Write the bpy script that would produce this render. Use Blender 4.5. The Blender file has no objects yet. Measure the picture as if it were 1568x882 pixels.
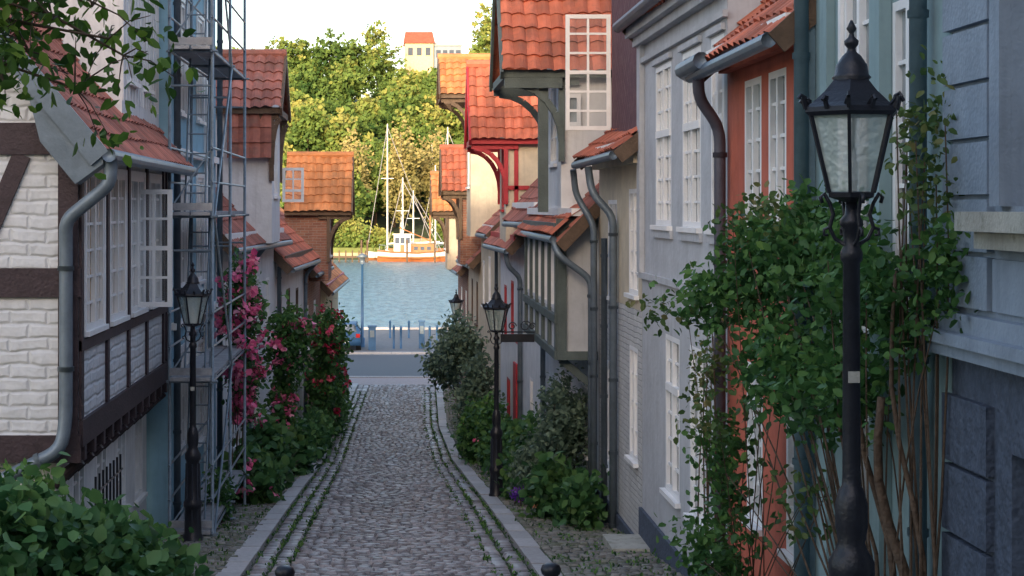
import bpy, math, random
import numpy as np
from mathutils import Vector
random.seed(7); rng=np.random.default_rng(7)
SC=bpy.context.scene
# ---------------------------------------------------------------- ground profile and street lines (metres)
GD=[-300,-20,0,20.4,32.3,42.2,52.7,69,73,102]; GZ=[16,7.9,6.0,4.06,2.92,2.15,1.6,1.2,1.1,1.0]
def G(d): return float(np.interp(d,GD,GZ))
def XR(d): return float(np.interp(d,[0,26.7,42.2,52.7,66.8],[3.45,3.45,3.1,2.9,2.65]))
def XL(d): return float(np.interp(d,[0,31.6,42.2,52.7,66.8],[-3.45,-3.4,-2.9,-2.5,-2.15]))
KLd=[0,32,42,53,69]; KLx=[-1.95,-2.05,-1.9,-1.85,-1.6]; KRx=[2.0,1.95,1.72,1.68,2.0]

# ---------------------------------------------------------------- mesh helpers
class MB:
    def __init__(s,mat): s.V=[];s.F=[];s.R=[];s.mat=mat;s.cr=None
    def face(s,pts,r=None):
        i=len(s.V); s.V.extend([tuple(p) for p in pts]); s.F.append(tuple(range(i,i+len(pts)))); s.R.append(random.random() if r is None else r)
    def hexa(s,P,r=None):
        i=len(s.V); s.V.extend([tuple(p) for p in P]); r=random.random() if r is None else r
        for f in ((0,3,2,1),(4,5,6,7),(0,1,5,4),(1,2,6,5),(2,3,7,6),(3,0,4,7)):
            s.F.append(tuple(i+k for k in f)); s.R.append(r)
    def box(s,x0,x1,y0,y1,z0,z1,r=None):
        s.hexa([(x0,y0,z0),(x1,y0,z0),(x1,y1,z0),(x0,y1,z0),(x0,y0,z1),(x1,y0,z1),(x1,y1,z1),(x0,y1,z1)],r)
    def beam(s,p,q,w,h,up=(0,0,1),r=None):
        p=Vector(p);q=Vector(q);t=(q-p).normalized(); a=t.cross(Vector(up))
        if a.length<1e-3: a=t.cross(Vector((1,0,0)))
        a.normalize(); b=a.cross(t).normalized(); a=a*w/2;b=b*h/2
        s.hexa([p-a-b,p+a-b,p+a+b,p-a+b,q-a-b,q+a-b,q+a+b,q-a+b],r)
    def tube(s,path,r,n=10,r2=None,cap=True):
        P=[Vector(p) for p in path]; m=len(P); base=len(s.V); prev=None; rr=random.random()
        for i,p in enumerate(P):
            t=(P[min(i+1,m-1)]-P[max(i-1,0)]).normalized()
            if prev is None:
                a=t.cross(Vector((0,0,1)))
                if a.length<.05: a=t.cross(Vector((1,0,0)))
            else: a=prev-t*prev.dot(t)
            a.normalize(); prev=a; b=t.cross(a)
            ri=r if r2 is None else r+(r2-r)*i/(m-1)
            for k in range(n):
                an=2*math.pi*k/n; s.V.append(tuple(p+a*(math.cos(an)*ri)+b*(math.sin(an)*ri)))
        for i in range(m-1):
            for k in range(n):
                k2=(k+1)%n; s.F.append((base+i*n+k,base+i*n+k2,base+(i+1)*n+k2,base+(i+1)*n+k)); s.R.append(rr)
        if cap:
            s.F.append(tuple(base+k for k in range(n))); s.R.append(rr)
            s.F.append(tuple(base+(m-1)*n+k for k in range(n))); s.R.append(rr)
    def lathe(s,cx,cy,z0,prof,n=14,sc=1.,ph=0.,rs=1.):
        base=len(s.V); rr=random.random()
        for r,z in prof:
            for k in range(n):
                an=2*math.pi*k/n+ph; s.V.append((cx+math.cos(an)*r*sc*rs,cy+math.sin(an)*r*sc*rs,z0+z*sc))
        for i in range(len(prof)-1):
            for k in range(n):
                k2=(k+1)%n; s.F.append((base+i*n+k,base+i*n+k2,base+(i+1)*n+k2,base+(i+1)*n+k)); s.R.append(rr)
        s.F.append(tuple(base+k for k in range(n))); s.R.append(rr)
        s.F.append(tuple(base+(len(prof)-1)*n+k for k in range(n))); s.R.append(rr)
def mk(name,V,F,R,mat,off=(0,0,0),smooth=False):
    me=bpy.data.meshes.new(name)
    V=np.asarray(V,dtype=np.float32)-np.asarray(off,dtype=np.float32)
    if isinstance(F,np.ndarray):
        m,k=F.shape
        me.vertices.add(len(V)); me.vertices.foreach_set('co',V.ravel())
        me.loops.add(m*k); me.loops.foreach_set('vertex_index',F.ravel().astype(np.int32))
        me.polygons.add(m); me.polygons.foreach_set('loop_start',np.arange(0,m*k,k,dtype=np.int32))
        me.polygons.foreach_set('loop_total',np.full(m,k,dtype=np.int32)); me.update(calc_edges=True)
    else:
        me.from_pydata([tuple(map(float,v)) for v in V],[],F)
    a=me.attributes.new('rnd','FLOAT','FACE'); a.data.foreach_set('value',np.asarray(R,dtype=np.float32))
    me.materials.append(mat)
    if smooth: me.polygons.foreach_set('use_smooth',np.ones(len(me.polygons),dtype=bool))
    ob=bpy.data.objects.new(name,me); SC.collection.objects.link(ob); return ob
class Thing:
    def __init__(s,name,loc=(0,0,0)): s.name=name;s.loc=loc;s.P={};s.X=[];s.sm=set()
    def p(s,part,mat,smooth=False):
        if part not in s.P: s.P[part]=MB(mat)
        if smooth: s.sm.add(part)
        return s.P[part]
    def np(s,part,V,F,R,mat,smooth=False): s.X.append((part,V,F,R,mat,smooth))
    def done(s):
        e=bpy.data.objects.new(s.name,None); e.empty_display_size=.3; SC.collection.objects.link(e); e.location=s.loc
        for k,m in s.P.items():
            if m.F: o=mk(k,m.V,m.F,m.R,m.mat,s.loc,k in s.sm); o.parent=e
        for part,V,F,R,mat,sm in s.X:
            o=mk(part,V,F,R,mat,s.loc,sm); o.parent=e
        return e

# ---------------------------------------------------------------- materials
def c4(c): return (c[0],c[1],c[2],1)
def newmat(name):
    m=bpy.data.materials.new(name); m.use_nodes=True; nt=m.node_tree; return m,nt,nt.nodes['Principled BSDF']
def node(nt,t,ins={},**kw):
    n=nt.nodes.new(t)
    for k,v in kw.items(): setattr(n,k,v)
    for k,v in ins.items():
        if hasattr(v,'is_output'): nt.links.new(v,n.inputs[k])
        else: n.inputs[k].default_value=v
    return n
def mixc(nt,f,a,b,bt='MIX'):
    n=nt.nodes.new('ShaderNodeMix'); n.data_type='RGBA'; n.blend_type=bt
    for k,v in ((0,f),(6,a),(7,b)):
        if hasattr(v,'is_output'): nt.links.new(v,n.inputs[k])
        else: n.inputs[k].default_value=v
    return n.outputs[2]
def mth(nt,op,a,b=0.,c=None):
    n=nt.nodes.new('ShaderNodeMath'); n.operation=op
    for i,v in enumerate((a,b) if c is None else (a,b,c)):
        if hasattr(v,'is_output'): nt.links.new(v,n.inputs[i])
        else: n.inputs[i].default_value=v
    return n.outputs[0]
def pos(nt,scale=(1,1,1)):
    g=node(nt,'ShaderNodeNewGeometry'); 
    return node(nt,'ShaderNodeVectorMath',{0:g.outputs['Position'],1:scale},operation='MULTIPLY').outputs[0]
def rampf(nt,f,lo,hi):
    return node(nt,'ShaderNodeMapRange',{0:f,1:lo,2:hi}).outputs[0]
def mat(name,col,rough=.8,var=.2,scale=2.5,bump=.25,bscale=45.,rnd=0.,metal=0.,dirt=None,dirtc=(.12,.12,.08),spec=.35,streak=0.):
    m,nt,b=newmat(name)
    n=node(nt,'ShaderNodeTexNoise',{'Vector':pos(nt),'Scale':scale,'Detail':4.,'Roughness':.65})
    c=mixc(nt,rampf(nt,n.outputs[0],.3,.7),c4([x*(1-var) for x in col]),c4([min(1,x*(1+var*.7)) for x in col]))
    if streak:
        s=node(nt,'ShaderNodeTexNoise',{'Vector':pos(nt,(5,5,.45)),'Scale':1.6,'Detail':3.,'Roughness':.7})
        c=mixc(nt,mth(nt,'MULTIPLY',rampf(nt,s.outputs[0],.5,.75),streak),c,c4([x*.45 for x in col]))
    if rnd:
        a=node(nt,'ShaderNodeAttribute',attribute_name='rnd')
        v=mth(nt,'MULTIPLY_ADD',a.outputs['Fac'],rnd,1-rnd*.5)
        vv=node(nt,'ShaderNodeCombineXYZ',{0:v,1:v,2:v}).outputs[0]
        c=mixc(nt,1.,c,vv,'MULTIPLY')
    if dirt:
        d=node(nt,'ShaderNodeTexNoise',{'Vector':pos(nt),'Scale':dirt,'Detail':5.,'Roughness':.7})
        c=mixc(nt,mth(nt,'MULTIPLY',rampf(nt,d.outputs[0],.5,.68),.75),c,c4(dirtc))
    nt.links.new(c,b.inputs['Base Color']); b.inputs['Roughness'].default_value=rough; b.inputs['Metallic'].default_value=metal
    b.inputs['Specular IOR Level'].default_value=spec
    if bump:
        h=node(nt,'ShaderNodeTexNoise',{'Vector':pos(nt),'Scale':bscale,'Detail':1.})
        bp=node(nt,'ShaderNodeBump',{'Height':h.outputs[0],'Strength':bump,'Distance':.02}); nt.links.new(bp.outputs[0],b.inputs['Normal'])
    return m
def brick(name,c1,c2,mortar,bw=.25,rh=.08,ms=.012,bump=.6,diamond=False,var=.25,streak=.25,rough=.85,dist=.012,wobs=.05,nb=1.2,ns=14.):
    m,nt,b=newmat(name)
    g=node(nt,'ShaderNodeNewGeometry'); sp=node(nt,'ShaderNodeSeparateXYZ',{0:g.outputs['Position']})
    w=node(nt,'ShaderNodeTexNoise',{'Vector':pos(nt),'Scale':3.,'Detail':2.})
    wob=mth(nt,'MULTIPLY_ADD',w.outputs[0],wobs,-wobs/2)
    xy=mth(nt,'ADD',mth(nt,'ADD',sp.outputs[0],sp.outputs[1]),wob); zz=mth(nt,'ADD',sp.outputs[2],wob)
    if diamond: a=mth(nt,'ADD',xy,zz); bb=mth(nt,'SUBTRACT',zz,xy)
    else: a,bb=xy,zz
    v=node(nt,'ShaderNodeCombineXYZ',{0:a,1:bb}).outputs[0]
    t=node(nt,'ShaderNodeTexBrick',{'Vector':v,'Color1':c4(c1),'Color2':c4(c2),'Mortar':c4(mortar),'Scale':1.,'Mortar Size':ms,'Mortar Smooth':1.,'Bias':0.,'Brick Width':bw,'Row Height':rh})
    if diamond: t.offset=0.
    n=node(nt,'ShaderNodeTexNoise',{'Vector':pos(nt),'Scale':3.,'Detail':4.,'Roughness':.7})
    c=mixc(nt,rampf(nt,n.outputs[0],.3,.7),t.outputs[0],mixc(nt,1.,t.outputs[0],c4([1-var]*3),'MULTIPLY'))
    s=node(nt,'ShaderNodeTexNoise',{'Vector':pos(nt,(5,5,.45)),'Scale':1.6,'Detail':3.,'Roughness':.7})
    c=mixc(nt,mth(nt,'MULTIPLY',rampf(nt,s.outputs[0],.5,.75),streak),c,c4([x*.5 for x in c1]))
    nt.links.new(c,b.inputs['Base Color']); b.inputs['Roughness'].default_value=rough
    hh=mth(nt,'ADD',mth(nt,'MULTIPLY',t.outputs[1],-1.),mth(nt,'MULTIPLY',node(nt,'ShaderNodeTexNoise',{'Vector':pos(nt),'Scale':ns,'Detail':2.}).outputs[0],nb))
    bp=node(nt,'ShaderNodeBump',{'Height':hh,'Strength':bump,'Distance':dist}); nt.links.new(bp.outputs[0],b.inputs['Normal'])
    return m
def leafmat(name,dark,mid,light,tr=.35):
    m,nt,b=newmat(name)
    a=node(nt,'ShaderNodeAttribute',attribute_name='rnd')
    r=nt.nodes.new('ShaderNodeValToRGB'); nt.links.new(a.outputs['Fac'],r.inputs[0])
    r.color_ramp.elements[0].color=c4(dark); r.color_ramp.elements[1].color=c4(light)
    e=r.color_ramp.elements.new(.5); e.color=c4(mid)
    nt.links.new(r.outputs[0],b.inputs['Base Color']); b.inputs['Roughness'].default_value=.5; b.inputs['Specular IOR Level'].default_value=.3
    if tr>0:
        t=node(nt,'ShaderNodeBsdfTranslucent',{'Color':r.outputs[0]}); mx=node(nt,'ShaderNodeMixShader',{0:tr,1:b.outputs[0],2:t.outputs[0]})
        nt.links.new(mx.outputs[0],nt.nodes['Material Output'].inputs[0])
    else: b.inputs['Roughness'].default_value=.8; b.inputs['Specular IOR Level'].default_value=.1
    return m
def glassmat(name,c1,c2,rough=.06,alpha=1.,bs=4.,bst=.25):
    m,nt,b=newmat(name)
    n=node(nt,'ShaderNodeTexNoise',{'Vector':pos(nt),'Scale':1.3,'Detail':2.})
    c=mixc(nt,rampf(nt,n.outputs[0],.4,.62),c4(c1),c4(c2)); nt.links.new(c,b.inputs['Base Color'])
    b.inputs['Roughness'].default_value=rough; b.inputs['Specular IOR Level'].default_value=.7
    h=node(nt,'ShaderNodeTexNoise',{'Vector':pos(nt),'Scale':bs,'Detail':1.}); bp=node(nt,'ShaderNodeBump',{'Height':h.outputs[0],'Strength':bst,'Distance':.02}); nt.links.new(bp.outputs[0],b.inputs['Normal'])
    if alpha<1:
        t=node(nt,'ShaderNodeBsdfTransparent'); mx=node(nt,'ShaderNodeMixShader',{0:alpha,1:t.outputs[0],2:b.outputs[0]}); nt.links.new(mx.outputs[0],nt.nodes['Material Output'].inputs[0])
    return m
M={}
M['white']=mat('white_plaster',(.66,.665,.67),var=.12,streak=.3,bump=.35,bscale=14)
M['cream']=mat('cream_plaster',(.6,.52,.39),var=.16,streak=.3,bump=.3,bscale=14)
M['yellow']=mat('yellow_plaster',(.54,.45,.3),var=.14,streak=.25,bump=.3,bscale=14)
M['grey']=mat('grey_plaster',(.47,.485,.51),var=.12,streak=.28,bump=.4,bscale=12)
M['blue']=mat('blue_plaster',(.25,.44,.55),var=.12,streak=.3,bscale=14)
M['teal']=mat('teal_plaster',(.23,.33,.35),var=.12,streak=.25,bscale=12)
M['red']=mat('red_plaster',(.5,.13,.08),var=.2,streak=.3,bscale=12)
M['brickw']=brick('whitewashed_brick',(.62,.635,.66),(.59,.605,.63),(.56,.575,.6),rh=.15,bw=.42,ms=.035,dist=.022,bump=.6,streak=.12,var=.12,wobs=.08,nb=2.6,ns=6.)
M['brickw2']=brick('painted_brick',(.6,.6,.59),(.55,.55,.54),(.4,.4,.4),bump=.7,var=.15)
M['brickr']=brick('red_brick',(.32,.14,.09),(.23,.09,.06),(.3,.27,.23))
M['slate']=brick('maroon_slate',(.17,.08,.09),(.13,.05,.065),(.05,.022,.03),bw=.2,rh=.2,ms=.016,diamond=True,streak=.1,wobs=.01)
M['stone']=mat('grey_blue_stone',(.24,.295,.365),var=.14,streak=.3,bscale=30,bump=.35)
M['stoned']=mat('dark_base_stone',(.07,.09,.13),var=.35,scale=12,streak=.2,bscale=25,bump=.9)
M['stonel']=mat('pale_sill_stone',(.42,.42,.38),var=.25,streak=.3,dirt=5.,dirtc=(.1,.11,.07))
M['brown']=mat('brown_timber',(.045,.03,.036),var=.3,scale=6,bump=.4,bscale=30,rough=.6)
M['timb']=mat('weathered_timber',(.12,.08,.055),var=.3,scale=6,bump=.4,bscale=30)
M['green']=mat('green_grey_timber',(.09,.115,.11),var=.25,bump=.3,rough=.6)
M['redt']=mat('red_painted_timber',(.42,.03,.04),var=.15,bump=.2,rough=.5)
M['wht']=mat('white_painted_timber',(.8,.8,.8),var=.08,bump=.15,rough=.5)
M['zinc']=mat('zinc_pipe',(.15,.19,.23),var=.2,scale=5,bump=.1,rough=.45,metal=.3)
M['pipeb']=mat('blue_grey_pipe',(.14,.22,.27),var=.2,scale=5,bump=.1,rough=.5)
M['zincd']=mat('dark_zinc',(.11,.11,.14),var=.2,scale=5,bump=.1,rough=.5,metal=.3)
M['iron']=mat('black_iron',(.018,.02,.028),var=.3,scale=10,bump=.15,rough=.4,metal=.2,spec=.4)
M['steel']=mat('galvanised_steel',(.2,.25,.29),var=.3,scale=8,bump=.1,rough=.45,metal=.4)
M['plank']=mat('scaffold_plank',(.3,.31,.33),var=.25,scale=5,bump=.3)
M['tile']=mat('red_pantile',(.46,.135,.075),var=.3,scale=1.5,bump=.3,rnd=.55,rough=.8,dirt=1.6,dirtc=(.2,.085,.06))
M['tileo']=mat('sunlit_orange_pantile',(.52,.21,.08),var=.3,scale=1.5,bump=.25,rnd=.5,rough=.75,dirt=1.3,dirtc=(.26,.13,.06))  # orange of the low sun put into the tile colour
M['tiled']=mat('aged_pantile',(.35,.13,.095),var=.3,scale=1.5,bump=.3,rnd=.55,rough=.85,dirt=2.,dirtc=(.18,.11,.09))
M['glass']=glassmat('window_glass',(.06,.07,.08),(.3,.34,.36))
M['glassw']=glassmat('painted_reflection_glass',(.28,.15,.05),(.6,.36,.15))  # orange reflections painted into the pane colour
M['glassc']=glassmat('casement_glass',(.25,.3,.3),(.5,.55,.55),alpha=.2)
M['glassl']=glassmat('lantern_glass',(.34,.44,.42),(.62,.7,.66),alpha=.5,rough=.2,bs=22,bst=1.)
M['cob']=mat('cobble_stone',(.235,.22,.23),var=.3,scale=9,bump=.35,bscale=70,rnd=.85,rough=.42,spec=.5,dirt=.7,dirtc=(.13,.12,.12))
M['cobs']=mat('pavement_cobble',(.18,.175,.16),var=.3,scale=9,bump=.3,bscale=70,rnd=.7,rough=.7,dirt=1.2,dirtc=(.085,.12,.045))
M['kerb']=mat('granite_kerb',(.36,.35,.36),var=.2,scale=14,bump=.25,bscale=60,rnd=.35,rough=.6)
M['asph']=mat('asphalt',(.075,.08,.09),var=.2,scale=20,bump=.2,rough=.75)
M['pave']=mat('paving_slabs',(.3,.245,.24),var=.2,scale=8,bump=.15,rough=.75)
M['prom']=mat('promenade_paving',(.13,.135,.145),var=.2,scale=5,bump=.15,rough=.8)
M['line']=mat('road_paint',(.5,.5,.48),var=.2,scale=6,bump=.1)
M['bark']=mat('bark',(.09,.06,.04),var=.4,scale=14,bump=.8,bscale=30)
M['leafn']=leafmat('rose_leaves',(.022,.065,.024),(.065,.165,.045),(.16,.29,.07))
M['leafb']=leafmat('shrub_leaves',(.022,.072,.028),(.062,.16,.052),(.16,.28,.085))
M['leafg']=leafmat('greyish_leaves',(.06,.105,.07),(.14,.21,.145),(.27,.35,.235))
M['leafr']=leafmat('rust_tinged_leaves',(.035,.08,.025),(.09,.155,.045),(.25,.2,.08))
M['leaft']=leafmat('foreground_tree_leaves',(.025,.06,.012),(.07,.15,.022),(.18,.28,.04),tr=.45)
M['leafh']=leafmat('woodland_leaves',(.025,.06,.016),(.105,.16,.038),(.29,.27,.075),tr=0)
M['leafw']=leafmat('willow_leaves',(.12,.12,.04),(.24,.21,.08),(.36,.29,.13),tr=0)
M['pink']=leafmat('pink_petals',(.65,.08,.22),(.85,.18,.36),(.92,.45,.55),tr=.2)
M['redf']=leafmat('red_petals',(.45,.01,.05),(.65,.04,.12),(.78,.2,.28),tr=.2)
M['purp']=leafmat('purple_petals',(.12,.03,.3),(.2,.06,.45),(.35,.15,.6))
M['terra']=mat('terracotta_pot',(.4,.15,.08),var=.2)
M['hullw']=mat('white_hull',(.6,.59,.55),var=.08,rough=.4,bump=0)
M['hullo']=mat('orange_hull',(.42,.14,.05),var=.15,rough=.5,bump=0)
M['wood']=mat('varnished_wood',(.3,.13,.05),var=.2,rough=.4,bump=0)
M['bluep']=mat('blue_paint',(.03,.09,.19),var=.2,rough=.45,bump=0)
M['rubber']=mat('tyre_rubber',(.02,.02,.02),var=.2,rough=.8)
M['lampr']=mat('tail_light',(.4,.02,.02),rough=.2,bump=0)
M['lawn']=mat('shore_grass',(.14,.17,.05),var=.3,scale=.6)
M['sand']=mat('shore_stone',(.36,.31,.2),var=.25,scale=.8)
def terrain_mat():
    m,nt,b=newmat('ground_soil_and_grass')
    n=node(nt,'ShaderNodeTexNoise',{'Vector':pos(nt),'Scale':.9,'Detail':6.,'Roughness':.7})
    c=mixc(nt,rampf(nt,n.outputs[0],.4,.62),(.035,.035,.03,1),(.05,.09,.025,1))
    nt.links.new(c,b.inputs['Base Color']); b.inputs['Roughness'].default_value=.95; return m
M['soil']=terrain_mat()
def water_mat():
    m,nt,b=newmat('harbour_water')
    b.inputs['Roughness'].default_value=.28; b.inputs['Specular IOR Level'].default_value=.25
    n=node(nt,'ShaderNodeTexNoise',{'Vector':pos(nt,(.9,.22,1)),'Scale':1.5,'Detail':4.,'Roughness':.7})
    n2=node(nt,'ShaderNodeTexNoise',{'Vector':pos(nt,(.12,.03,1)),'Scale':1.,'Detail':3.})
    c=mixc(nt,rampf(nt,n.outputs[0],.42,.6),(.035,.11,.165,1),(.17,.30,.37,1)); c=mixc(nt,mth(nt,'MULTIPLY',rampf(nt,n2.outputs[0],.4,.65),.5),c,(.11,.235,.30,1))
    nt.links.new(c,b.inputs['Base Color'])
    bp=node(nt,'ShaderNodeBump',{'Height':n.outputs[0],'Strength':1.,'Distance':.8}); nt.links.new(bp.outputs[0],b.inputs['Normal']); return m
M['water']=water_mat()

# ---------------------------------------------------------------- building parts
class Fr:
    def __init__(s,o,u,n): s.o=Vector((o[0],o[1],0));s.u=Vector((u[0],u[1],0)).normalized();s.n=Vector((n[0],n[1],0)).normalized()
    def __call__(s,a,b,z): return s.o+s.u*a+s.n*b+Vector((0,0,z))
def lbox(mb,fr,a0,a1,b0,b1,z0,z1,r=None):
    mb.hexa([fr(a0,b0,z0),fr(a1,b0,z0),fr(a1,b1,z0),fr(a0,b1,z0),fr(a0,b0,z1),fr(a1,b0,z1),fr(a1,b1,z1),fr(a0,b1,z1)],r)
def wall(mb,fr,a0,a1,z0,z1,holes=(),b=0.,rev=.12):
    A=sorted({a0,a1}|{min(max(x,a0),a1) for h in holes for x in h[:2]}); Z=sorted({z0,z1}|{min(max(x,z0),z1) for h in holes for x in h[2:4]})
    for i in range(len(A)-1):
        for j in range(len(Z)-1):
            ca=(A[i]+A[i+1])/2; cz=(Z[j]+Z[j+1])/2
            if any(h[0]<ca<h[1] and h[2]<cz<h[3] for h in holes): continue
            mb.face([fr(A[i],b,Z[j]),fr(A[i+1],b,Z[j]),fr(A[i+1],b,Z[j+1]),fr(A[i],b,Z[j+1])],.5)
    for h in holes:
        a,c,z,w=h[:4]
        for q in ([(a,z),(c,z)],[(c,z),(c,w)],[(c,w),(a,w)],[(a,w),(a,z)]):
            mb.face([fr(q[0][0],b,q[0][1]),fr(q[1][0],b,q[1][1]),fr(q[1][0],b-rev,q[1][1]),fr(q[0][0],b-rev,q[0][1])],.5)
def window(T,fr,a0,a1,z0,z1,cols=2,rows=4,b=0.,fm='wht',gm='glass',rev=.07,transom=None,casing=False,sill=True,mun=.03):
    w=T.p('window_frames',M[fm]); g=T.p('window_glass' if gm=='glass' else 'window_glass_painted_reflection',M[gm])
    bb=b-rev+.01; f=.065
    g.face([fr(a0,bb+.012,z0),fr(a1,bb+.012,z0),fr(a1,bb+.012,z1),fr(a0,bb+.012,z1)])
    for (x0,x1,y0,y1) in ((a0,a0+f,z0,z1),(a1-f,a1,z0,z1),(a0+f,a1-f,z0,z0+f),(a0+f,a1-f,z1-f,z1)): lbox(w,fr,x0,x1,bb,bb+.06,y0,y1)
    for i in range(1,cols):
        x=a0+(a1-a0)*i/cols; t=mun if cols%2 or i!=cols//2 else .07; lbox(w,fr,x-t/2,x+t/2,bb,bb+(.045 if t==mun else .065),z0+f,z1-f)
    for j in range(1,rows):
        z=z0+(z1-z0)*j/rows; t=mun; d=.04
        if transom and j==transom: t=.09; d=.075
        lbox(w,fr,a0+f,a1-f,bb,bb+d,z-t/2,z+t/2)
    if casing:
        for (x0,x1,y0,y1) in ((a0-.07,a0,z0-.02,z1+.07),(a1,a1+.07,z0-.02,z1+.07),(a0,a1,z1,z1+.07)): lbox(w,fr,x0,x1,b+.002,b+.03,y0,y1)
    if sill: lbox(w,fr,a0-.06,a1+.06,b-.06,b+.07,z0-.06,z0-.003)
def casement(T,x0,x1,y,z0,z1,cols=2,rows=4,slant=0.):
    w=T.p('open_casement',M['wht']); g=T.p('open_casement_glass',M['glassc'])
    fr=Fr((x0,y),(x1-x0,slant),(slant,-(x1-x0))); W=math.hypot(x1-x0,slant); f=.065
    g.face([fr(0,.02,z0),fr(W,.02,z0),fr(W,.02,z1),fr(0,.02,z1)])
    for (a,b,c,d) in ((0,f,z0,z1),(W-f,W,z0,z1),(f,W-f,z0,z0+f),(f,W-f,z1-f,z1)): lbox(w,fr,a,b,0,.045,c,d)
    for i in range(1,cols): a=W*i/cols; lbox(w,fr,a-.018,a+.018,.003,.04,z0+f,z1-f)
    for j in range(1,rows):
        z=z0+(z1-z0)*j/rows; t=.06 if j==rows//2 else .034; lbox(w,fr,f,W-f,.005,.042,z-t/2,z+t/2)
def pantiles(mb,p0,U,V,tw=.23,tl=.34,flip=False):
    p0=Vector(p0);U=Vector(U);V=Vector(V); nc=max(1,round(U.length/tw)); nr=max(1,round(V.length/tl))
    n=U.cross(V).normalized()
    if (n.z<0)!=flip: n=-n
    prof=[0.,.024,.046,.05,.03]; S=len(prof); base=len(mb.V); cols=nc*S+1
    jit=[[random.uniform(-.006,.009) for c in range(nc+1)] for r in range(nr+1)]
    for r in range(nr):
        for e,(v,h) in enumerate((((r-.04)/nr,.036),((r+1)/nr,.0))):
            for k in range(cols):
                u=k/(cols-1); sag=-.025*math.sin(u*7+v*4+p0.y)
                mb.V.append(tuple(p0+U*u+V*v+n*(prof[k%S]+h+jit[r][k//S]+sag+.025)))
    R=[[random.random() for c in range(nc)] for r in range(nr)]
    for L in range(2*nr-1):
        for k in range(cols-1):
            i=base+L*cols+k; mb.F.append((i,i+1,i+1+cols,i+cols)); mb.R.append(R[L//2][k//S])
def gutter(T,path,r=.065,m='zinc'): T.p('gutter',M[m],True).tube(path,r,10)
def pipe(T,pts,r=.05,m='zinc',part='downpipe'):
    P=[Vector(p) for p in pts]; out=[P[0]]
    for i in range(1,len(P)-1):
        a,b,c=P[i-1],P[i],P[i+1]; l=min(.16,(b-a).length*.45,(c-b).length*.45); s=b+(a-b).normalized()*l; e=b+(c-b).normalized()*l
        for t in (0,.25,.5,.75,1): out.append(s*(1-t)**2+b*2*t*(1-t)+e*t*t)
    out.append(P[-1]); T.p(part,M[m],True).tube(out,r,10)
    for i in range(len(P)-1):
        L=(P[i+1]-P[i]).length; t=(P[i+1]-P[i]).normalized()
        if L>1:
            for k in range(int(L/1.1)+1):
                q=P[i]+t*(.25+k*1.1)
                if k*1.1+.3<L: T.p('pipe_collars',M[m],True).tube([q,q+t*.05],r*1.22,10)
def house(name,side,d0,d1,ze,ridge_in=3.6,pitch=46,wm='white',rm='tiled',wins=(),xo=0.,oh=.3,depth=None,fm='wht',gut=True,gable='same',corn=None,roof=True,tb=.23,zlow=None,eavebox=True,lowm=None,zsplit=None,gm='glass',casing=False):
    X=XR if side>0 else XL
    P0=(X(d0)+side*xo,d0); P1=(X(d1)+side*xo,d1); T=Thing(name,(P0[0],d0,G(d0)))
    fr=Fr(P0,(P1[0]-P0[0],P1[1]-P0[1]),(-side,0)); L=math.hypot(P1[0]-P0[0],P1[1]-P0[1]); zb=G(d1)-.4
    dp=depth or 2*ridge_in; tp=math.tan(math.radians(pitch)); zr=ze+ridge_in*tp
    H=[(w[0]-d0,w[1]-d0,w[2],w[3]) for w in wins]
    wmb=T.p('walls',M[wm])
    if lowm: 
        wall(T.p('lower_walls',M[lowm]),fr,0,L,zb,zsplit,[h for h in H if h[3]<=zsplit]); wall(wmb,fr,0,L,zsplit,ze,[h for h in H if h[2]>=zsplit])
    else: wall(wmb,fr,0,L,zb,ze,H)
    for w in wins:
        k=w[4] if len(w)>4 else {}
        window(T,fr,w[0]-d0,w[1]-d0,w[2],w[3],fm=k.get('fm',fm),gm=k.get('gm',gm),cols=k.get('c',2),rows=k.get('r',4),transom=k.get('t'),casing=k.get('cs',casing))
    for a in (0.,L):
        gm_=T.p('gable_walls',M[wm if gable=='same' else gable])
        gm_.face([fr(a,-.002,zb),fr(a,-.002,ze),fr(a,-ridge_in,zr),fr(a,-dp,ze),fr(a,-dp,zb)])
    wmb.face([fr(0,-dp,zb),fr(L,-dp,zb),fr(L,-dp,ze),fr(0,-dp,ze)])
    if roof:
        t=T.p('roof_tiles',M[rm]); e=fr(0-.08,oh,ze-oh*tp+.05); pantiles(t,e,fr.u*(L+.16),Vector(fr(0,-ridge_in,zr+.05)-fr(0,oh,ze-oh*tp+.05)),tw=tb)
        e=fr(-.08,-dp-oh,ze-oh*tp+.05); t.face([e,e+fr.u*(L+.16),fr(L+.08,-ridge_in,zr+.05),fr(-.08,-ridge_in,zr+.05)])
        t.tube([fr(-.1,-ridge_in,zr+.1),fr(L+.1,-ridge_in,zr+.1)],.11,8)
        u=T.p('eaves_boards',M[fm]); z=ze-oh*tp
        if eavebox: lbox(u,fr,0,L,.003,oh*.7,ze-.16,ze-.03)
        vb=T.p('verge_boards',M['timb'])
        for a in (-.1,L+.07): vb.beam(fr(a,oh,z+.0),fr(a,-ridge_in,zr),.04,.2)
        if gut: gutter(T,[fr(-.05,oh+.05,z+.03),fr(L+.05,oh+.05,z+.0)])
    lbox(T.p('plinth',M['stoned']),fr,0,L,.004,.05,zb,G((d0+d1)/2)+.3)
    T.fr=fr; T.L=L; T.zr=zr; return T
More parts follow.
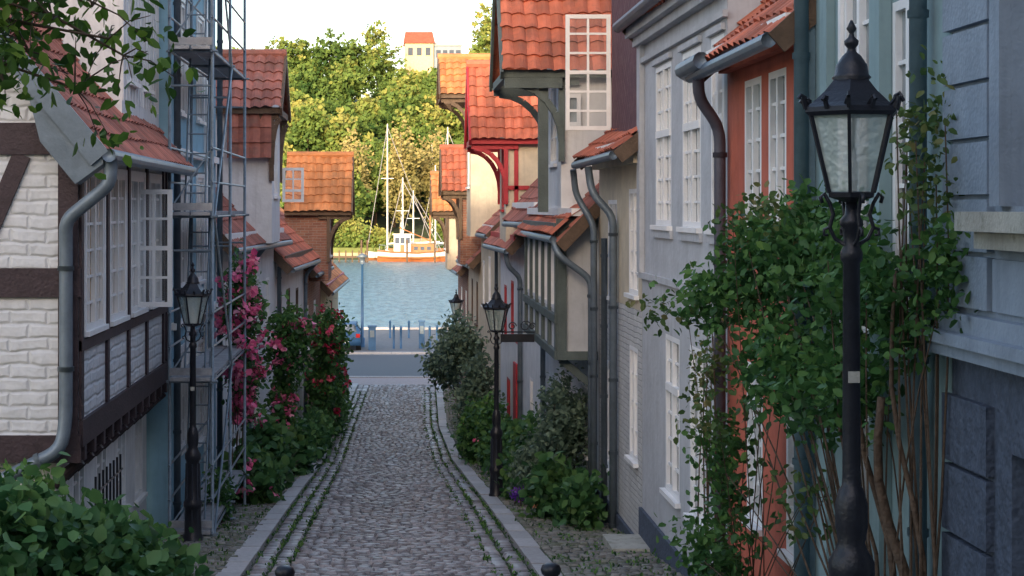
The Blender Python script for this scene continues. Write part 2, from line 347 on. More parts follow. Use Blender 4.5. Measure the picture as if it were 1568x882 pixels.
def dormer(T,side,dn,df,xe,xb,xw,ze,zr,zbot,wm,tm,rm,win=True,curve=True,gap=.18,fm='wht'):
    dm=(dn+df)/2; t=T.p('dormer_tiles',M[rm]); s=side
    U=Vector((xb-xe,0,0))
    pantiles(t,(xe,dn-.08,ze-.06),U,(0,dm-dn+.08,zr-ze+.06)); pantiles(t,(xe,df+.08,ze-.06),U,(0,-(df-dm+.08),zr-ze+.06))
    t.tube([(xe-.02*s,dm,zr+.07),(xb,dm,zr+.07)],.11,8)
    w=T.p('dormer_walls',M[wm]); y0=dn+gap; y1=df-gap; zt=ze+.05
    w.face([(xw,y0,zbot),(xb,y0,zbot),(xb,y0,zt),(xw,y0,zt)]); w.face([(xw,y1,zbot),(xb,y1,zbot),(xb,y1,zt),(xw,y1,zt)])
    fr=Fr((xw,y0),(0,1),(-s,0)); W=y1-y0
    h=[(W*.28,W*.72,zbot+(ze-zbot)*.35,ze-.15)] if win else []
    wall(w,fr,0,W,zbot,zt,h)
    if win: window(T,fr,*h[0],cols=2,rows=3,fm=fm)
    w.face([(xw,y0,zt),(xw,y1,zt),(xw,dm,zr-.06)])
    b=T.p('dormer_timber',M[tm])
    b.box(min(xe,xb)+.01,max(xe,xb)-.01,dn-.03,dn+.03,ze-.15,ze-.015); b.box(min(xe,xb)+.01,max(xe,xb)-.01,df-.03,df+.03,ze-.15,ze-.015)
    b.box(min(xe,xb)+.02,max(xe,xb)-.02,dn+.032,dn+gap-.003,ze-.10,ze-.06)
    for (a,c) in (((dn-.1,ze-.12),(dm,zr-.04)),((df+.1,ze-.12),(dm,zr-.04))): b.beam((xe+.0*s,a[0],a[1]),(xe+.0*s,c[0],c[1]),.2,.05,up=(1,0,0))
    b.beam((xe+.08*s,dn+.1,ze-.1),(xe+.08*s,df-.1,ze-.1),.1,.14)
    for y in (y0-.06,y1+.06):
        b.beam((xe+.05*s,y,ze-.2),(xw+.3*s,y,ze-.2),.09,.14)
        pts=[]
        for i in range(7):
            q=i/6*math.pi/2
            if curve: pts.append((xw-s*abs(xw-xe)*.85*(1-math.cos(q)),y,ze-.25-1.0*(1-math.sin(q))))
            else: pts.append((xw-s*abs(xw-xe)*.8*i/6,y,ze-1.1+.85*i/6))
        for i in range(6): b.beam(pts[i],pts[i+1],.11,.11,up=(0,1,0))
        b.box(xw-.05,xw+.05,y-.05,y+.05,ze-1.6,ze-.1)

# ================================================================ RIGHT SIDE
T=Thing('rusticated_stone_house',(3.45,10.45,G(10.4))); fr=Fr((3.45,2.),(0,1),(-1,0)); L=8.45; zb=4.6
hol=[(6.55,7.45,8.5,10.6),(6.55,7.45,5.9,7.12),(4.2,5.1,8.5,10.6),(4.2,5.1,5.9,7.12),(1.8,2.7,8.5,10.6)]
wall(T.p('walls',M['stone']),fr,0,L,7.62,13.,[h for h in hol if h[2]>8],rev=.2); wall(T.p('lower_walls',M['stoned']),fr,0,L,zb,7.62,[h for h in hol if h[2]<8],rev=.2)
for h in hol: window(T,fr,*h,cols=2,rows=3,rev=.2,sill=False)
q=T.p('quoins',M['stone'])
zz=7.9
while zz<12.8:
    lbox(q,fr,7.72,8.5,-.02,.045,zz,zz+.305); zz+=.335
q=T.p('lower_quoins',M['stoned']); zz=4.8
while zz<7.2:
    lbox(q,fr,7.72,8.5,-.02,.05,zz,zz+.40); zz+=.43
s=T.p('string_course',M['stone']); lbox(s,fr,-.1,8.55,-.05,.12,7.60,7.68); lbox(s,fr,-.1,8.56,-.05,.17,7.68,7.75); lbox(s,fr,-.1,8.52,-.05,.08,7.75,7.86)
for h in hol:
    if h[2]>8:
        c=T.p('window_surrounds',M['stonel']); lbox(c,fr,h[0]-.3,h[1]+.3,-.02,.22,h[2]-.14,h[2]-.03); lbox(c,fr,h[0]-.24,h[1]+.24,-.02,.13,h[2]-.24,h[2]-.14)
        c=T.p('window_casing',M['stone']); lbox(c,fr,h[0]-.16,h[0]-.002,-.02,.07,h[2],h[3]+.15); lbox(c,fr,h[1]+.002,h[1]+.16,-.02,.07,h[2],h[3]+.15)
for k in range(6): lbox(T.p('panel_blocks',M['stone']),fr,.1+k*1.27,.1+k*1.27+1.22,.003,.03,7.9,8.2)
T.p('end_walls',M['stone']).face([(3.45,10.45,zb),(10,10.45,zb),(10,10.45,13),(3.45,10.45,13)]); T.p('roof',M['slate']).face([(3.2,2,13),(3.2,10.5,13),(6.7,10.5,16),(6.7,2,16)])
T.p('roof',M['slate']).face([(10.,2,13),(10.,10.5,13),(6.7,10.5,16),(6.7,2,16)]); T.p('end_walls',M['stone']).face([(3.45,2,zb),(10,2,zb),(10,2,13),(3.45,2,13)])
T.done()
T=house('teal_house',1,10.46,13.9,12.4,wm='teal',rm='tiled',wins=[(12.15,12.95,7.6,10.3,{'c':2,'r':6,'cs':1}),(12.15,12.95,5.6,7.,{'c':2,'r':4}),(11.0,11.7,7.8,9.9,{'c':2,'r':5})])
fr=T.fr; pipe(T,[fr(.35,.1,12.2),fr(.35,.1,4.9)],.055,'pipeb'); pipe(T,[fr(3.35,.12,12.2),fr(3.35,.12,4.8)],.06,'pipeb')
b=T.p('pilaster',M['teal']); lbox(b,fr,1.25,1.5,.003,.09,4.7,12.2); lbox(b,fr,2.75,2.95,.003,.07,4.7,12.2)
T.done()
T=house('red_house',1,13.92,17.45,10.12,ridge_in=2.6,pitch=42,wm='red',rm='tile',wins=[(15.85,16.6,8.25,9.72,{'r':5}),(14.85,15.55,8.25,9.72,{'r':5}),(15.8,16.5,5.5,7.0,{'r':4}),(14.2,14.85,5.5,7.0,{'r':4})],oh=.32)
fr=T.fr; lbox(T.p('cornice',M['red']),fr,0,3.5,.003,.1,9.86,9.95); 
pipe(T,[fr(3.2,.36,9.86),fr(3.3,.34,9.6),fr(3.42,.1,9.3),fr(3.42,.1,4.5)],.06,'zincd'); 
gutter(T,[fr(2.7,.42,9.93),fr(3.6,.45,9.9),fr(4.1,.3,9.9)],.085,'zincd')
lbox(T.p('corner_board',M['pipeb']),fr,-.1,.06,.003,.1,4.6,12.)
T.done()
w=[]
for a,b in ((20.95,22.2),(18.95,20.15),(17.62,18.35)): w.append((a,b,8.26,10.3,{'c':4,'r':7,'t':4}))
for a,b in ((20.35,21.4),(18.55,19.65),(17.55,18.0)): w.append((a,b,4.95,6.9,{'c':2,'r':6,'t':4}))
T=house('tall_grey_house',1,17.46,23.4,11.05,wm='grey',rm='tile',wins=w,oh=.2,casing=False,gut=False); fr=T.fr
c=T.p('cornice',M['grey']); lbox(c,fr,-.05,6.05,.003,.06,10.45,10.52); lbox(c,fr,-.05,6.05,.003,.12,10.7,10.82); lbox(c,fr,-.08,6.08,.003,.22,10.82,10.95)
lbox(c,fr,-.02,5.97,.003,.05,7.52,7.6)
for a,b in ((20.95,22.2),(18.95,20.15),(17.62,18.35)):
    lbox(c,fr,a-17.46-.1,b-17.46+.1,.003,.04,8.1,8.2); lbox(c,fr,a-17.46-.08,b-17.46+.08,.003,.05,10.33,10.4)
lbox(T.p('pilaster',M['grey']),fr,5.72,5.99,.003,.07,7.6,10.7)
gutter(T,[fr(-.1,.32,11.0),fr(6.05,.32,10.98)],.08,'zincd')
lbox(T.p('doorstep',M['stonel']),fr,4.9,5.9,.05,.55,G(23)-.1,G(23)+.18)
T.done()
w=[(23.75,24.65,7.25,8.75,{'c':2,'r':5}),(25.9,26.9,7.1,8.6,{'r':5}),(23.8,24.6,4.9,6.5,{'c':2,'r':4}),(26.2,27.1,4.4,6.0,{'r':4,'cs':1})]
T=house('cream_house_with_slate_storey',1,23.42,28.0,9.45,ridge_in=3.,pitch=38,wm='cream',rm='tile',wins=w,oh=.35,lowm='brickw2',zsplit=7.05); fr=T.fr
s=T.p('slate_storey',M['slate']); s.box(3.52,7.,23.5,27.2,9.6,13.2)
pantiles(T.p('upper_roof',M['tiled']),(3.3,23.4,13.2),(0,3.9,0),(3.4,0,2.8))
casement(T,2.78,3.5,27.2,9.72,11.57,2,6)
pipe(T,[fr(2.4,.45,9.1),fr(2.35,.4,8.7),fr(2.25,.09,8.35),fr(2.25,.09,3.6)],.06); pipe(T,[fr(4.4,.45,9.1),fr(4.5,.4,8.7),fr(4.35,.12,8.2),fr(4.35,.12,3.4)],.055,'zincd')
pipe(T,[fr(3.2,.1,8.0),fr(3.2,.1,3.5)],.05,'yellow')
lbox(T.p('cornice',M['cream']),fr,0,4.58,.003,.12,9.1,9.2)
T.done()
T=house('green_timber_house',1,28.02,35.2,8.5,ridge_in=3.4,pitch=46,wm='white',rm='tiled',wins=[(29.2,30.2,4.2,5.4,{'r':3}),(32,33,4.,5.3,{'r':3})],oh=.65,gut=False,gable='brickr'); 
xj=2.78; z0=5.95; z1=8.2; fr=Fr((xj,28.25),(0,1),(-1,0)); LJ=6.8
hj=[(.35+i*1.28,.35+i*1.28+1.0,6.75,8.0) for i in range(5)]
wall(T.p('jetty_walls',M['white']),fr,0,LJ,z0,z1,hj,rev=.08)
for h in hj: window(T,fr,*h,cols=4,rows=4,rev=.06,sill=False)
g=T.p('jetty_timber',M['green'])
for i in range(6): lbox(g,fr,.02+i*1.28+(.0 if i else -.02),.2+i*1.28,.003,.06,z0,z1)
for z in (z0,6.55,z1-.12): lbox(g,fr,-.02,LJ,.004,.075,z,z+.14)
T.p('jetty_end',M['grey']).face([(xj,28.25,z0),(3.5,28.25,z0),(3.5,28.25,z1),(xj,28.25,z1)]); g.box(xj-.03,xj+.12,28.18,28.247,z0,z1); g.box(xj-.05,3.5,28.17,28.247,z0,z0+.14); g.box(xj-.05,3.5,28.17,28.247,z1-.05,z1+.1)
g.face([(xj,28.25,z0),(3.5,28.25,z0),(3.5,35.05,z0),(xj,35.05,z0)])
for y in (28.4,30.6,32.8,34.9): g.beam((3.42,y,z0-.5),(xj+.05,y,z0-.02),.1,.12)
gutter(T,[(xj-.12,28.0,7.95),(xj-.12,35.2,7.95)]); pantiles(T.p('pent_tiles',M['tile']),(xj-.1,28.0,8.0),(0,7.2,0),(.55,0,.5))
pipe(T,[(xj-.12,28.05,7.95),(xj-.05,27.9,7.7),(3.28,27.95,7.3),(3.28,27.95,3.4)],.055)
dormer(T,1,29.4,32.6,1.9,4.6,2.95,10.88,13.2,8.4,'white','green','tile')
g.box(2.55,2.72,29.5,29.66,8.4,10.8); g.box(1.95,2.95,29.38,29.47,10.55,10.74)
window(T,Fr((3.02,29.56),(1,0),(0,-1)),.0,.26,9.9,10.45,cols=1,rows=2,rev=-.01,sill=False)
T.done()
T=house('white_low_eaves_house',1,35.22,40.0,8.62,pitch=50,wm='white',rm='tiled',wins=[(36,36.8,5.6,6.9,{'r':3}),(38,38.8,5.6,6.9,{'r':3}),(36,36.8,3.4,4.7,{'r':3}),(38.3,39,3.2,4.6,{'r':3})],oh=.45,fm='wht',gable='timb')
fr=T.fr; pipe(T,[fr(.1,.5,8.15),fr(.15,.45,7.8),fr(.4,.08,7.4),fr(.4,.08,2.6)],.055)
T.done()
T=house('white_house_with_red_gable',1,40.02,47.,7.85,pitch=48,wm='white',rm='tiled',wins=[(41,41.8,5.2,6.6,{'r':3}),(43,43.8,5.2,6.6,{'r':3}),(45,45.8,5.0,6.4,{'r':3}),(41,41.8,2.9,4.2,{'r':3}),(44,45,1.9,4.0,{'r':3})],oh=.4,fm='redt')
dormer(T,1,40.8,43.4,1.87,3.6,2.75,10.15,11.95,7.5,'cream','redt','tile',fm='redt')
b=T.p('dormer_timber',M['redt']); b.box(2.95,3.05,40.93,40.975,8.0,10.); b.box(2.75,3.5,40.93,40.975,8.9,9.0)
fr=T.fr; pipe(T,[fr(.2,.45,7.4),fr(.2,.4,7.1),fr(.5,.08,6.8),fr(.5,.08,2.)],.06)
lbox(T.p('red_door',M['redt']),fr,1.9,2.7,.003,.05,2.3,4.6)
T.done()
T=house('cream_gabled_house',1,47.02,54.6,8.0,pitch=46,wm='cream',rm='tiled',wins=[(48,48.9,5.6,7.,{'r':3}),(50.5,51.4,5.6,7.,{'r':3}),(53,53.8,5.4,6.8,{'r':3}),(48,48.8,2.6,4,{'r':3})],oh=.35)
dormer(T,1,50.5,53.4,1.42,3.9,2.35,11.87,13.0,7.6,'cream','timb','tileo')
pipe(T,[T.fr(.2,.1,7.6),T.fr(.2,.1,1.8)],.05); T.done()
T=house('brown_timber_house',1,54.62,61.,6.9,pitch=46,wm='cream',rm='tiled',wins=[(56,56.8,4.6,6,{'r':3}),(58.5,59.3,4.6,6,{'r':3})],oh=.35,fm='timb')
dormer(T,1,55.5,58.2,1.62,3.6,2.25,9.03,10.4,6.6,'brickr','timb','tile',fm='timb'); T.done()
T=house('corner_brick_house',1,61.02,68.,6.4,pitch=46,wm='brickr',rm='tiled',wins=[(62,62.8,4.,5.4,{'r':3}),(65,65.8,4.,5.4,{'r':3})],oh=.35)
dormer(T,1,64.4,67.0,1.5,3.4,2.1,8.33,9.7,6.1,'cream','timb','tileo',fm='timb'); T.done()

# ================================================================ LEFT SIDE
T=Thing('half_timbered_house',(-3.45,18.7,G(18.7)))
fr=Fr((-3.45,18.7),(0,1),(1,0)); L=7.3; ze=9.4; zj=5.85
hol=[(.35,1.55,7.1,8.9),(2.0,3.2,7.1,8.9),(3.65,4.85,7.1,8.9),(5.4,6.5,7.1,8.9)]
wall(T.p('walls',M['brickw']),fr,0,L,zj,ze,hol,rev=.08)
for i,h in enumerate(hol): window(T,fr,*h,cols=4,rows=6,rev=.05,gm='glassw' if i<2 else 'glass',casing=True)
b=T.p('timber_frame',M['brown'])
for a in (0,1.72,3.37,5.02,6.75,L-.18): lbox(b,fr,a,a+.15,.003,.035,zj+.3,ze)
lbox(b,fr,0,L,.003,.05,zj,zj+.29); lbox(b,fr,0,L,.004,.04,6.9,7.02)
fg=Fr((-3.45,18.7),(-1,0),(0,-1)); 
gw=T.p('gable_wall',M['brickw']); tp=math.tan(math.radians(50)); zr=ze+3.4*tp
gw.face([fg(0,0,zj),fg(6.8,0,zj),fg(6.8,0,ze),fg(3.4,0,zr),fg(0,0,ze)]); gw.face([(-3.45,26.,zj),(-10.25,26.,zj),(-10.25,26,ze),(-6.85,26,zr),(-3.45,26,ze)])
for z0_,z1_ in ((5.68,5.98),(7.50,7.82),(9.07,9.42)): lbox(b,fg,-.03,6.8,.003,.045,z0_,z1_)
for a in (0,1.75,3.4,5.05,6.5): lbox(b,fg,a,a+.22,.004,.04,5.98,7.5); lbox(b,fg,a,a+.22,.004,.04,7.82,9.07)
b.beam(fg(.62,.018,9.07),fg(1.15,.018,7.82),.2,.035,up=(0,1,0)); b.beam(fg(2.9,.018,9.07),fg(2.2,.018,7.82),.2,.035,up=(0,1,0))
lbox(b,fg,1.75,1.97,.004,.04,9.42,11.4); lbox(b,fg,3.4,3.6,.004,.04,9.42,zr-.2); lbox(b,fg,1.,5.,.005,.045,10.9,11.1)
g2=Fr((-3.75,18.95),(0,1),(1,0)); hg=[(1.+i*1.6,1.8+i*1.6,4.5-i*.1,5.55) for i in range(4)]
wall(T.p('ground_floor',M['white']),g2,0,7.,3.,zj+.05,hg); [window(T,g2,*h,cols=2,rows=3) for h in hg]
T.p('ground_floor',M['white']).face([(-3.75,18.95,3),(-10,18.95,3),(-10,18.95,zj),(-3.75,18.95,zj)])
b.face([(-3.45,18.7,zj-.15),(-10,18.7,zj-.15),(-10,26,zj-.15),(-3.45,26,zj-.15)])
for i in range(12): b.box(-3.85,-3.4,18.8+i*.62,18.93+i*.62,zj-.16,zj-.002); b.tube([(-3.75,18.86+i*.62,zj-.45),(-3.6,18.86+i*.62,zj-.3),(-3.45,18.86+i*.62,zj-.17)],.06,8)
pantiles(T.p('roof_tiles',M['tiled']),(-3.12,18.35,9.05),(0,7.7,0),(-3.73,0,3.73*tp))
T.p('roof_back',M['tiled']).face([(-10.5,18.35,9.05),(-10.5,26.05,9.05),(-6.85,26.05,zr+.1),(-6.85,18.35,zr+.1)])
T.p('verge_boards',M['zinc']).beam((-3.15,18.32,9.02),(-6.85,18.32,zr-.06),.24,.04,up=(0,1,0))
v=T.p('boxed_eave',M['zinc']); v.hexa([(-3.12,18.34,8.96),(-3.42,18.34,8.74),(-3.42,18.68,8.74),(-3.12,18.68,8.96),(-3.12,18.34,9.05),(-4.0,18.34,10.),(-4.0,18.68,10.),(-3.12,18.68,9.05)]); v.hexa([(-3.42,18.345,8.74),(-3.8,18.345,9.2),(-3.8,18.675,9.2),(-3.42,18.675,8.74),(-3.43,18.345,9.3),(-4.0,18.345,9.98),(-4.0,18.675,9.98),(-3.43,18.675,9.3)])
us=T.p('upper_storey',M['white']); fu=Fr((-3.56,22.4),(0,1),(1,0)); hu=[(.5,1.2,10.2,11.6),(1.9,2.6,10.2,11.6)]; wall(us,fu,0,3.55,9.2,13.6,hu); [window(T,fu,*h,cols=2,rows=4) for h in hu]
us.face([(-3.56,22.4,9.2),(-8.,22.4,9.2),(-8,22.4,13.6),(-3.56,22.4,13.6)]); us.face([(-3.56,25.95,9.2),(-8.,25.95,9.2),(-8,25.95,13.6),(-3.56,25.95,13.6)])
for k in range(14): lbox(T.p('cladding_boards',M['white']),fu,k*.26,k*.26+.02,.003,.02,9.9,13.5)
T.p('roof_tiles',M['tiled']).face([(-3.3,22.2,13.5),(-3.3,26,13.5),(-6,26,16),(-6,22.2,16)])
gutter(T,[(-3.05,18.3,9.05),(-3.05,26.1,9.03)],.075)
pipe(T,[(-3.05,18.42,9.02),(-3.05,18.42,8.75),(-3.55,18.48,8.35),(-3.56,18.55,8.1),(-3.56,18.55,6.2),(-3.6,18.5,5.85),(-4.6,18.4,5.35),(-5.2,18.4,5.1)],.075)
casement(T,-3.47,-2.97,23.0,7.14,8.73,2,4)
T.done()
T=house('blue_house',-1,26.02,32.4,13.2,wm='blue',rm='tiled',wins=[(27.0,27.9,10.0,11.8,{'r':4}),(29.4,30.3,10.,11.8,{'r':4}),(27,27.9,7.2,9.,{'r':4}),(29.4,30.3,7.2,9,{'r':4}),(27,27.9,4.6,6.2,{'r':4}),(29.4,30.3,4.4,6.1,{'r':4})],casing=True)
fr=T.fr; lbox(T.p('cornice',M['wht']),fr,0,6.4,.003,.1,6.6,6.7); lbox(T.p('cornice',M['wht']),fr,0,6.4,.003,.1,9.3,9.42); pipe(T,[fr(.15,.1,13),fr(.15,.1,3.6)],.055); pipe(T,[fr(6.2,.1,13),fr(6.2,.1,3.3)],.055)
for a in (1.95,4.35): lbox(T.p('pilasters',M['wht']),fr,a+.1,a+.25,.003,.06,3.4,13)
T.done()
T=house('white_gabled_house',-1,32.42,42.,8.0,pitch=48,wm='white',rm='tiled',wins=[(33.5,34.3,5.6,7.,{'r':3}),(35.8,36.6,5.6,7.,{'r':3}),(38.2,39.,5.5,6.9,{'r':3}),(40.3,41,5.4,6.8,{'r':3}),(34,34.8,3.6,5.,{'r':3}),(38,39,2.8,4.8,{'r':3})],oh=.35,fm='wht')
dormer(T,-1,36.6,39.6,-2.38,-4.4,-2.6,10.65,11.85,7.7,'white','timb','tiled',win=True)
pantiles(T.p('tile_hanging',M['tiled']),(-3.55,36.62,9.55),(.95,0,0),(0,.1,1.0),flip=False)
casement(T,-2.55,-2.05,39.6,8.6,9.4,2,3)
pipe(T,[T.fr(4.,.42,7.6),T.fr(4.1,.1,7.2),T.fr(4.1,.1,2.6)],.055); T.done()
T=house('white_house_with_red_door',-1,42.02,50.,7.3,pitch=46,wm='white',rm='tile',wins=[(43,43.8,5,6.3,{'r':3}),(45.2,46,5,6.3,{'r':3}),(47.6,48.4,4.8,6.2,{'r':3}),(43,43.8,2.9,4.2,{'r':3})],oh=.4,fm='timb')
lbox(T.p('door',M['redt']),T.fr,3.2,4.1,.003,.05,1.6,4.1); pipe(T,[T.fr(.2,.1,7.),T.fr(.2,.1,2.)],.055)
pipe(T,[T.fr(7.6,.45,6.9),T.fr(7.6,.1,6.5),T.fr(7.6,.1,2.)],.055); T.done()
T=house('brown_brick_gabled_house',-1,50.02,57.,6.8,pitch=46,wm='brickr',rm='tiled',wins=[(51,51.8,4.2,5.5,{'r':3}),(54,54.8,4.2,5.5,{'r':3})],oh=.35,fm='wht')
dormer(T,-1,52.,55.,-1.22,-3.3,-1.95,8.38,10.05,6.2,'brickr','timb','tileo',fm='wht'); T.done()
T=house('corner_yellow_house',-1,57.02,68.,5.9,pitch=46,wm='yellow',rm='tileo',wins=[(59,59.8,3.6,5.,{'r':3}),(63,63.8,3.6,5.,{'r':3})],oh=.35,fm='redt'); T.done()

# unseen houses added behind the viewpoint, sized to keep low sun off the street
for i,(x0,x1,h) in enumerate(((-30,-20,25.5),(-20,-9,26.5),(-9,2,27),(2,11,26))):
    T=Thing('sun_blocking_house',(x0,-16,7)); fr=Fr((x0+.05,-16),(1,0),(0,1)); W=x1-x0-.1; hol=[(1.5+k*2.6,2.7+k*2.6,9.5+3.2*j,11.4+3.2*j) for k in range(int((W-2)/2.6)) for j in range(4)]
    wall(T.p('walls',M[['cream','grey','white','yellow'][i%4]]),fr,0,W,6.5,h-3,hol); [window(T,fr,*a,cols=2,rows=3) for a in hol]
    w=T.p('side_walls',M['white'])
    for a in (0,W): w.face([fr(a,0,6.5),fr(a,-10,6.5),fr(a,-10,h-3),fr(a,-5,h),fr(a,0,h-3)])
    w.face([fr(0,-10,6.5),fr(W,-10,6.5),fr(W,-10,h-3),fr(0,-10,h-3)])
    r=T.p('roof',M['tiled']); r.face([fr(0,.3,h-3.1),fr(W,.3,h-3.1),fr(W,-5,h),fr(0,-5,h)]); r.face([fr(0,-10.3,h-3.1),fr(W,-10.3,h-3.1),fr(W,-5,h),fr(0,-5,h)])
    r.box(x0+W*.4,x0+W*.4+.8,-21.5,-20.5,h-1,h+1.2); T.done()

# ================================================================ TERRAIN, WATER, STREET
ys=[-400,-300,-200,-100,-60,-40,-20,-10]+[float(v) for v in range(0,102,2)]+[101.9,102.4,110,200,262,268.5,271,276,285,295,310,330,350,370,390,420,600,1200,4000]
xs=[-2500,-1200,-600,-300,-200,-150,-110,-80,-60,-40,-30,-20,-12,-8,-5,-3,-1,1,3,5,8,12,20,30,40,60,80,110,150,200,300,600,1200,2500]
def TZ(x,y):
    if y<=101.95: return G(y)-.03
    if y<=265: return -3.
    z=float(np.interp(y,[265,268.5,271,276,285,310,350,390,420,600,4000],[-3,-1,.9,1.3,1.6,7.,21.,34,36,40,45]))
    if y>285: z+=1.8*math.sin(x*.05+y*.03)*min(1,(y-285)/60)
    return z
V=[(x,y,TZ(x,y)) for y in ys for x in xs]; nx=len(xs)
Fc=np.array([(j*nx+i,j*nx+i+1,(j+1)*nx+i+1,(j+1)*nx+i) for j in range(len(ys)-1) for i in range(nx-1)])
mk('ground_terrain',V,Fc,np.full(len(Fc),.5),M['soil'],smooth=False)
mk('harbour_water',[(-2500,102.05,0),(2500,102.05,0),(2500,270.5,0),(-2500,270.5,0)],np.array([[0,1,2,3]]),[.5],M['water'])
def sheet(name,x0,x1,y0,y1,z,m):
    return mk(name,[(x0,y0,z),(x1,y0,z),(x1,y1,z),(x0,y1,z)],np.array([[0,1,2,3]]),[.5],M[m])
mk('cross_street_pavement',[(-120,69.3,1.2),(120,69.3,1.2),(120,73.3,1.12),(-120,73.3,1.12)],np.array([[0,1,2,3]]),[.5],M['pave'])
sheet('harbour_road',-120,120,73.3,85,1.1,'asph'); sheet('quay_promenade',-120,120,85.2,101.6,1.13,'prom')
for y in (73.6,84.6): 
    o=sheet('road_edge_line',-120,120,y,y+.14,1.106,'line')
T=Thing('quay_kerb',(0,85,1.1)); b=T.p('kerb_stones',M['kerb'])
for x in range(-60,60): b.box(x+.01,x+.99,85,85.25,.9,1.2); b.box(x+.01,x+.99,101.55,102.1,.6,1.25); b.box(x+.01,x+.99,73.1,73.35,1.0,1.17)
T.done()
def stones(name,arr,zo,h,m,parent=None):
    A=np.array(arr); n=len(A); s=np.array([-.5,-.36,.36,.5]); gx,gy=np.meshgrid(s,s,indexing='ij'); gx=gx.ravel();gy=gy.ravel()
    inner=(abs(gx)<.4)&(abs(gy)<.4)
    cx,cy,w,l=A[:,0],A[:,1],A[:,2],A[:,3]; an=rng.normal(0,.06,n)
    lx=gx[None]*w[:,None]; ly=gy[None]*l[:,None]; lx=lx+rng.normal(0,.005,lx.shape); ly=ly+rng.normal(0,.005,ly.shape)
    X=cx[:,None]+lx*np.cos(an)[:,None]-ly*np.sin(an)[:,None]; Y=cy[:,None]+lx*np.sin(an)[:,None]+ly*np.cos(an)[:,None]
    Z=np.interp(Y,GD,GZ)+zo+np.where(inner[None],h,-.02)+rng.normal(0,.005,(n,1))+lx*rng.normal(0,.05,(n,1))+ly*rng.normal(0,.07,(n,1))
    edge=(~inner)&~((abs(gx)>.4)&(abs(gy)>.4)); Z=Z+np.where(edge[None],.006,0)
    V=np.stack([X,Y,Z],-1).reshape(-1,3); q=np.array([(i*4+j,(i+1)*4+j,(i+1)*4+j+1,i*4+j+1) for i in range(3) for j in range(3)])
    F_=(q[None]+(np.arange(n)*16)[:,None,None]).reshape(-1,4); R=np.repeat(rng.random(n),9)
    return mk(name,V,F_,R,m,smooth=True)
def kc(d):
    l=np.interp(d,KLd,KLx); r=np.interp(d,KLd,KRx); return (l+r)/2,(r-l)/4
A=[];B=[];C=[]; y=6.
while y<69.2:
    c,s=kc(y); rowl=random.uniform(.13,.17); x=-1.27+random.uniform(0,.08)
    while x<1.2:
        w=random.uniform(.13,.22); bow=.10*(1-(x/1.3)**2)
        A.append((c+s*(x+w/2),y+rowl/2+bow+random.uniform(-.012,.012),w*s-.014,rowl-.018)); x+=w
    y+=rowl
for k in (-1.62,-1.38,1.38,1.62):
    y=6.
    while y<69.2:
        l=random.uniform(.2,.34); c,s=kc(y); B.append((c+s*k+random.uniform(-.01,.01),y+l/2,.2,l-.03)); y+=l
cs=stones('cobbled_street',A,0,.036,M['cob']); gs=stones('gutter_setts',B,.0,.03,M['cob'])
T=Thing('kerb_stones',(0,30,G(30))); b=T.p('granite',M['kerb'])
for sd in (-1,1):
    y=6.
    while y<69:
        l=random.uniform(.8,1.2); c,s=kc(y); c2,s2=kc(y+l); o0=1.76*sd;o1=2.02*sd+sd*random.uniform(0,.04)
        h0=.075+random.uniform(-.008,.008); g=.012
        P=[(c+s*o0,y+g),(c+s*o1,y+g),(c2+s2*o1,y+l-g),(c2+s2*o0,y+l-g)]
        b.hexa([(p[0],p[1],G(p[1])-.15) for p in P]+[(p[0],p[1],G(p[1])+h0) for p in P]); y+=l
T.done()
for sd,X,nm in ((-1,XL,'left'),(1,XR,'right')):
    y=6.
    while y<69:
        rl=random.uniform(.1,.13); c,s=kc(y); x0=c+s*2.05*sd; x1=X(y)+sd*.3; x=min(x0,x1); xe=max(x0,x1)
        while x<xe-.05:
            w=random.uniform(.1,.16)
            if random.random()<.9: C.append((x+w/2,y+rl/2+random.uniform(-.01,.01),w-.012,rl-.012))
            x+=w
        y+=rl
stones('pavement_cobbles',C,.06,.02,M['cobs'])
vs=[];fs=[]
for sd,X in ((-1,XL),(1,XR)):
    base=len(vs); yy=np.arange(6,70.1,2.)
    for y in yy:
        c,s=kc(y); a=c+s*2.0*sd; bb=X(y)+sd*1.; vs+= [(a,y,G(y)+.062),(bb,y,G(y)+.062)]
    for i in range(len(yy)-1): fs.append((base+2*i,base+2*i+1,base+2*i+3,base+2*i+2))
mk('pavement_bed',vs,np.array(fs),np.full(len(fs),.5),M['soil'])

# ================================================================ FOLIAGE
def leafmesh(C,size,R,drop=.25,fold=.25,asp=.6,up=.5):
    n=len(C); d=rng.normal(0,1,(n,3)); d[:,2]-=drop; d/=np.linalg.norm(d,axis=1)[:,None]
    nn=rng.normal(0,1,(n,3)); nn[:,2]+=up*2; sdv=np.cross(d,nn); sdv/=np.linalg.norm(sdv,axis=1)[:,None]+1e-9; nv=np.cross(sdv,d)
    s=(size*rng.uniform(.6,1.25,n))[:,None]; w=s*asp*.5
    P=[C,C+d*s*.3-sdv*w+nv*w*fold,C+d*s*.7-sdv*w*.8+nv*w*fold,C+d*s,C+d*s*.7+sdv*w*.8+nv*w*fold,C+d*s*.3+sdv*w+nv*w*fold]
    V=np.stack(P,1).reshape(-1,3); q=np.array([(0,1,2,3),(0,3,4,5)]); Fa=(q[None]+(np.arange(n)*6)[:,None,None]).reshape(-1,4)
    return V,Fa,np.repeat(R,2)
